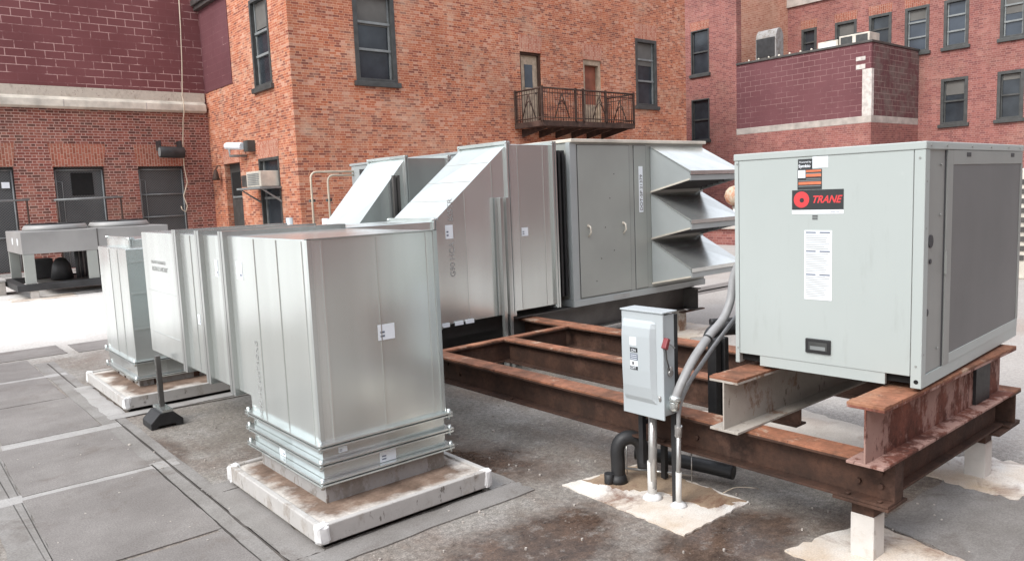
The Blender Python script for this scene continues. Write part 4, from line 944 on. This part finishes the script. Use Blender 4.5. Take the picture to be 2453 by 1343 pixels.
# ------------------------------------------------------------------ disconnect switch
ds = thing('disconnect_switch', 'light grey electrical disconnect box with a red lever on a black post', 'switch box', (3.1, 2.57, 0))
MB().box(3.03, 3.12, 2.438, 2.70, .515, 1.045).build('enclosure', 'disc', ds, .004)
cv = MB().box(3.018, 3.0295, 2.430, 2.708, .497, 1.055).build('cover', 'disc', ds, .003)
MB().box(3.010, 3.13, 2.426, 2.712, 1.056, 1.064).build('rain_lip', 'disc', cv, .002)
m = MB(); pf = [(0, .575), (.012, .60), (.022, .66), (.026, .75), (.026, .93), (.022, .975), (.012, 1.0), (0, 1.012)]
pr_ = [(3.017 - a, b) for a, b in pf]
y0, y1 = 2.475, 2.690
for k in range(len(pr_) - 1):
    (a, b), (c, d) = pr_[k], pr_[k + 1]
    m.quad((a, y0 + .022, b), (a, y1 - .004, b), (c, y1 - .004, d), (c, y0 + .022, d), smooth=False)
    m.quad((3.017, y0, b), (a, y0 + .022, b), (c, y0 + .022, d), (3.017, y0, d)); m.quad((a, y1 - .004, b), (3.017, y1, b), (3.017, y1, d), (c, y1 - .004, d))
m.build('raised_panel', 'disc', cv)
def DS(n, mt, y0, y1, z0, z1, off=.0, p=cv): return MB().box(2.9895 - off, 2.9907 - off, y0, y1, z0, z1).build(n, mt, p)
DS('white_sticker', 'label', 2.585, 2.630, .878, .922)
for n_, z0_, z1_, tx in (('plate', .842, .866, 'ON'), ('plate', .800, .834, ''), ('plate', .748, .766, 'OFF')):
    p_ = DS('legend_plate', 'stickerblk' if tx else 'inkblue', 2.578, 2.628, z0_, z1_)
    if tx: text(tx, .021, face_m((2.9892, 2.621 if tx == 'ON' else 2.625, z0_ + .003), (0, -1, 0), (0, 0, 1)), 'legend', 'label', p_)
    else:
        for k in range(3): MB().box(2.9888, 2.9893, 2.582, 2.624, z0_ + .005 + k * .010, z0_ + .008 + k * .010).build('line', 'label', p_)
p_ = DS('legend_plate', 'label', 2.578, 2.628, .768, .797); MB().box(2.9888, 2.9893, 2.603, 2.614, .775, .79).build('symbol', 'ink', p_)
lv = MB(); lv.prism([(3.00, 2.432, .885), (3.025, 2.432, .935), (3.045, 2.432, .925), (3.022, 2.432, .872)], (0, -.03, 0)); lv.build('lever_grip', 'redlever', ds, .004)
MB().tube([(3.035, 2.42, .905), (3.06, 2.420, .900), (3.095, 2.42, .87)], .006, 8).build('lever_arm', 'disc', ds)
MB().tube([(3.035, 2.428, .90), (3.04, 2.426, .82), (3.06, 2.424, .76)], .004, 6).build('lever_rod', 'greysteel', ds)
m = MB(); m.tube([(3.07, 2.437, .765), (3.07, 2.42, .765)], .012, 10); m.tube([(3.075, 2.437, .74), (3.075, 2.425, .74)], .018, 12); m.build('hasp', 'conduit', ds)
MB().tube([(3.012, 2.455, .625), (3.018, 2.455, .60)], .008, 8).build('latch', 'conduit', cv)
MB().box(3.121, 3.15, 2.44, 2.47, .02, 1.04).build('post', 'blackrub', ds); MB().box(3.121, 3.15, 2.665, 2.695, .18, 1.04).build('post', 'blackrub', ds)
MB().box(3.35, 3.38, 2.70, 2.73, .02, .42).build('post', 'blackrub', ds)
MB().box(3.151, 3.36, 2.67, 2.69, .40, .42).build('brace', 'blackrub', ds)

def pipe(name, lab, cat, path, r, mat, white=None, group=None, extra=None):
    t = thing(name, lab, cat, path[0], 0, group); MB().tube(path, r, 14).build('pipe', mat, t)
    x, y, _ = path[0]
    if white: MB().tube([(x, y, 0), (x, y, white)], r + .0018, 14).build('white_base', 'whitepaint', t)
    return t
p1 = pipe('conduit_pipe', 'thicker vertical steel conduit with white base entering the disconnect box from below', 'conduit', [(3.115, 2.60, 0), (3.113, 2.585, .514)], .024, 'conduit', .215, 'vertical conduits at the disconnect box')
MB().lathe((3.115, 2.60, 0), [(.06, .008), (.045, .02), (.028, .035)], 14).build('mastic_collar', 'silicone', p1)
p2 = pipe('conduit_pipe', 'thinner vertical steel conduit with white base right of the disconnect box', 'conduit', [(3.13, 2.435, 0), (3.10, 2.405, .44)], .013, 'conduit', None, 'vertical conduits at the disconnect box')
MB().tube([(3.13, 2.435, 0), (3.116, 2.421, .20)], .0155, 14).build('white_base', 'whitepaint', p2)
MB().tube([(3.106, 2.411, .40), (3.098, 2.403, .46)], .020, 14).build('coupling', 'conduit', p2, .002)
MB().lathe((3.13, 2.435, 0), [(.05, .008), (.035, .018), (.018, .03)], 14).build('mastic_collar', 'silicone', p2)
def smooth(pts, n=6):
    pts = [Vector(p) for p in pts]; out = []
    for i in range(len(pts) - 1):
        a, b, c, d = pts[max(i - 1, 0)], pts[i], pts[i + 1], pts[min(i + 2, len(pts) - 1)]
        for k in range(n):
            t = k / n; out.append(.5 * ((2 * b) + (c - a) * t + (2 * a - 5 * b + 4 * c - d) * t * t + (3 * b - a - 3 * c + d) * t ** 3))
    return out + [pts[-1]]
def ribbed(path, r, amp): return lambda t: r
f1 = thing('flexible_conduit', 'thicker grey flexible conduit curving up from the disconnect box to the unit', 'conduit', (3.07, 2.40, .58), 0, 'flexible conduits to the grey unit')
MB().tube(smooth([(3.055, 2.385, .62), (3.09, 2.37, .70), (3.19, 2.37, .805), (3.34, 2.375, .905), (3.47, 2.38, .975), (3.54, 2.38, 1.07), (3.575, 2.38, 1.20), (3.60, 2.33, 1.32)]), .023, 14).build('hose', 'flex', f1)
m = MB(); m.tube(smooth([(3.085, 2.44, .565), (3.075, 2.41, .563), (3.055, 2.395, .575), (3.05, 2.388, .605)]), .027, 12); m.tube([(3.048, 2.388, .60), (3.056, 2.384, .63)], .031, 12); m.build('elbow_fitting', 'galv_fl', f1)
MB().tube([(3.315, 2.372, .888), (3.323, 2.372, .894)], .0255, 14).build('cable_tie', 'blackrub', f1)
f2 = thing('flexible_conduit', 'thinner grey flexible conduit looping up beside the thicker one', 'conduit', (3.1, 2.40, .46), 0, 'flexible conduits to the grey unit')
MB().tube(smooth([(3.098, 2.403, .455), (3.092, 2.395, .53), (3.11, 2.39, .60), (3.18, 2.39, .68), (3.27, 2.39, .745), (3.41, 2.40, .83), (3.53, 2.40, .905), (3.61, 2.38, .985), (3.64, 2.33, 1.1)]), .0115, 12).build('hose', 'flex', f2)
gn = thing('insulated_pipe', 'black insulated gooseneck pipe rising from the mastic patch and bending back down', 'pipe', (3.15, 2.88, 0))
MB().tube(smooth([(3.15, 2.88, 0), (3.15, 2.88, .12), (3.15, 2.88, .215), (3.175, 2.86, .265), (3.225, 2.825, .27), (3.265, 2.80, .22), (3.275, 2.79, .09)]), .041, 14).build('insulation', 'blackrub', gn)
MB().lathe((3.15, 2.88, 0), [(.055, .01), (.052, .03), (.042, .06)], 14).build('boot', 'blackrub', gn)
MB().tube([(3.10, 2.905, 0), (3.10, 2.905, .07)], .03, 12).build('stub', 'blackrub', gn)
ip = thing('insulated_pipe', 'black insulated pipe lying low under the rusty frame', 'pipe', (3.6, 2.7, .05))
MB().tube(smooth([(3.36, 2.93, .12), (3.42, 2.82, .115), (3.50, 2.68, .09), (3.55, 2.55, .08), (3.59, 2.40, .07)]), .040, 14).build('insulation', 'blackrub', ip)
rs = thing('strut_rack', 'small threaded rod and channel rack holding the black pipe', 'rack', (3.4, 2.75, 0))
MB().tube([(3.25, 2.95, .05), (3.46, 2.55, .05)], .008, 8).build('channel', 'conduit', rs)
for x_, y_ in ((3.27, 2.92), (3.44, 2.58)): MB().tube([(x_, y_, 0), (x_, y_, .20)], .004, 6).build('rod', 'conduit', rs)
bp = thing('insulated_riser', 'square black wrapped riser standing between the frame and the grey unit', 'pipe', (3.56, 2.49, .3))
MB().box(3.53, 3.58, 2.47, 2.53, .18, .84).build('wrap', 'blackrub', bp, .006); MB().box(3.60, 3.64, 2.46, 2.52, .18, .84).build('wrap', 'blackrub', bp, .006)
MB().tube(smooth([(3.59, 2.56, .80), (3.64, 2.56, .86), (3.75, 2.5, .87), (3.9, 2.4, .86)]), .04, 12).build('insulation', 'blackrub', bp)
MB().tube(smooth([(3.69, 2.62, .90), (3.8, 2.55, .90), (3.9, 2.45, .90)]), .02, 12).build('small_insulation', 'blackrub', bp)

# ------------------------------------------------------------------ twin-fan condenser at the left
ct = thing('condensing_unit', 'low twin fan grey condenser on legs and a black base before the left wall', 'condenser', (3.5, 18.2, 0))
x0, x1, y0, y1 = 2.18, 4.92, 17.5, 19.6
MB().box(x0, x1, y0, y1, .88, 1.32).build('casing', 'condgrey', ct, .01)
MB().box(3.52, 3.54, y0 - .006, y0 - .0005, .88, 1.32).build('seam', 'greysteel', ct)
for y_ in (17.95, 18.65): MB().tube([(x0 - .004, y_, 1.12), (x0 - .001, y_, 1.12)], .075, 12).build('oval_mark', 'label', ct)
for cx in (2.95, 4.18):
    f = MB(); f.lathe((cx, 18.5, 1.32), [(.60, 0), (.60, .05), (.56, .11), (.50, .12)], 28); f = f.build('fan_shroud', 'condgrey', ct); MB().lathe((cx, 18.5, 1.4405), [(.55, 0), (.54, .002)], 28).build('fan_well', 'fancap', f)
    q = MB()
    for k in range(5): q.lathe((cx, 18.5, 1.445), [(.08 + k * .1, 0), (.09 + k * .1, .006)], 24)
    for k in range(6): a = k * math.pi / 6; q.tube([(cx - .54 * math.cos(a), 18.5 - .54 * math.sin(a), 1.452), (cx + .54 * math.cos(a), 18.5 + .54 * math.sin(a), 1.452)], .008, 5)
    q.build('fan_guard', 'blacksteel', f)
for x_, y_ in ((x0, y0), (x1 - .22, y0), (3.3, y0), (x0, y1 - .1), (x1 - .22, y1 - .1)): MB().box(x_ + .01, x_ + .20, y_ + .005, y_ + .09, .30, .879).build('leg', 'ahu', ct, .006)
m = MB(); m.box(x0 - .15, x1 + .1, y0 - .05, y0 + .12, .16, .29); m.box(x0 - .15, x1 + .1, y1 - .1, y1 + .05, .16, .29); m.box(x0 - .15, x0 + .02, y0 + .12, y1 - .1, .16, .29); m.box(x1 - .1, x1 + .1, y0 + .12, y1 - .1, .16, .29); m.build('base_frame', 'blacksteel', ct, .01)
for x_, y_ in ((2.32, 17.55), (4.8, 17.55), (2.32, 19.5), (4.8, 19.5)): MB().box(x_ - .07, x_ + .07, y_ - .07, y_ + .07, 0, .159).build('foot', 'legwhite', ct, .01)
m = MB(); m.lathe((2.95, 18.3, .29), [(.22, 0), (.17, .3), (.10, .42), (.03, .45)], 16); m.build('compressor', 'blacksteel', ct)
m = MB(); m.tube([(3.2, 18.0, .3), (3.2, 18.0, .87)], .04, 8); m.tube([(3.3, 18.1, .3), (3.3, 18.1, .87)], .03, 8); m.box(3.45, 4.75, 18.6, 19.3, .29, .85); m.box(2.5, 2.9, 18.9, 19.3, .29, .7); m.build('piping_and_dark_fill', 'blacksteel', ct)  # besides the pipes, dark boxes added to blacken the gap under the casing
m = MB(); m.box(2.5, 4.6, 17.9, 19.3, .24, .27); m.build('pan', 'greysteel', ct)
flat('mastic_patch', 'mastic', rect(1.9, 3.0, 17.2, 17.9), .009, .04, 90, 10)
sb_ = thing('sleeper_block', 'pale low block on the roof left of the twin fan condenser', 'block', (1.75, 19.3, 0)); MB().box(1.3, 2.0, 18.9, 19.6, 0, .28).build('block', 'stone', sb_, .01); MB().box(1.28, 2.02, 18.88, 19.62, .281, .33).build('cap', 'curbwhite', sb_, .01)

# ------------------------------------------------------------------ odds and ends in the distance
bl = thing('round_vent', 'mottled terracotta ball vent partly hidden behind the grey unit', 'vent', (20, 13.25, 0))
MB().tube([(20, 13.28, 0), (20, 13.28, 1.1)], .08, 12).build('pipe', 'galv2', bl)
MB().lathe((20, 13.28, 1.33), [(.02, -.3), (.15, -.26), (.25, -.16), (.30, 0), (.25, .16), (.15, .26), (.02, .3)], 20).build('ball', 'terracotta', bl)
vb = thing('louvred_vent', 'white louvred vent box seen just right of the grey unit', 'vent', (14.2, 4.1, 0))
MB().box(13.9, 14.9, 3.9, 4.45, 0, 1.75).build('casing', 'coping', vb, .02)
m = MB()
for k in range(9): m.box(13.88, 13.899, 3.95, 4.4, .3 + k * .15, .38 + k * .15)
m.build('louvres', 'greysteel', vb)
pv = thing('parapet_wall', 'low grey parapet across the far roof behind the hoods', 'wall', (20, 12, 0))
MB().box(18.2, 18.5, 6, 13.6, 0, .45).build('wall', 'brick_far', pv); MB().box(18.1, 18.6, 5.9, 13.7, .451, .52).build('coping', 'stone', pv, .01)

# loose grit and chips on the near roof
rg = random.Random(11); m = MB()
for k in range(230):
    x, y = rg.uniform(.4, 4.4), rg.uniform(1.2, 6.4); q = rg.uniform(.004, .008) * (1.6 if k % 23 == 0 else 1)
    if 1.45 < x < 2.62 and 3.28 < y < 4.62: continue
    a = rg.uniform(0, 6.28); n = 5; top = [(x + q * math.cos(a + i * 1.257) * rg.uniform(.6, 1.1), y + q * math.sin(a + i * 1.257) * rg.uniform(.6, 1.1), .0165) for i in range(n)]
    m.prism([(p_[0], p_[1], .0) for p_ in top], (0, 0, .008 + q * .35))
tag(m.build('grit', 'stone'), 'small pale grit and chips scattered over the near roof', None, None, 'stuff')
lw = thing('loose_wire', 'thin pale curl of wire lying on the roof beside the right hand leg', 'wire', (4.75, 1.9, .01))
MB().tube(smooth([(4.55, 1.92, .02), (4.7, 1.86, .05), (4.85, 1.93, .03), (4.95, 1.80, .02), (5.1, 1.84, .03), (5.2, 1.72, .015)], 8), .004, 6).build('strand', 'creampipe', lw)
lw = thing('loose_wire', 'short pale curl of wire beside the patch under the switch box', 'wire', (3.47, 2.3, .01))
MB().tube(smooth([(3.42, 2.36, .012), (3.50, 2.33, .03), (3.56, 2.26, .03), (3.60, 2.25, .015)], 8), .0025, 6).build('strand', 'creampipe', lw)
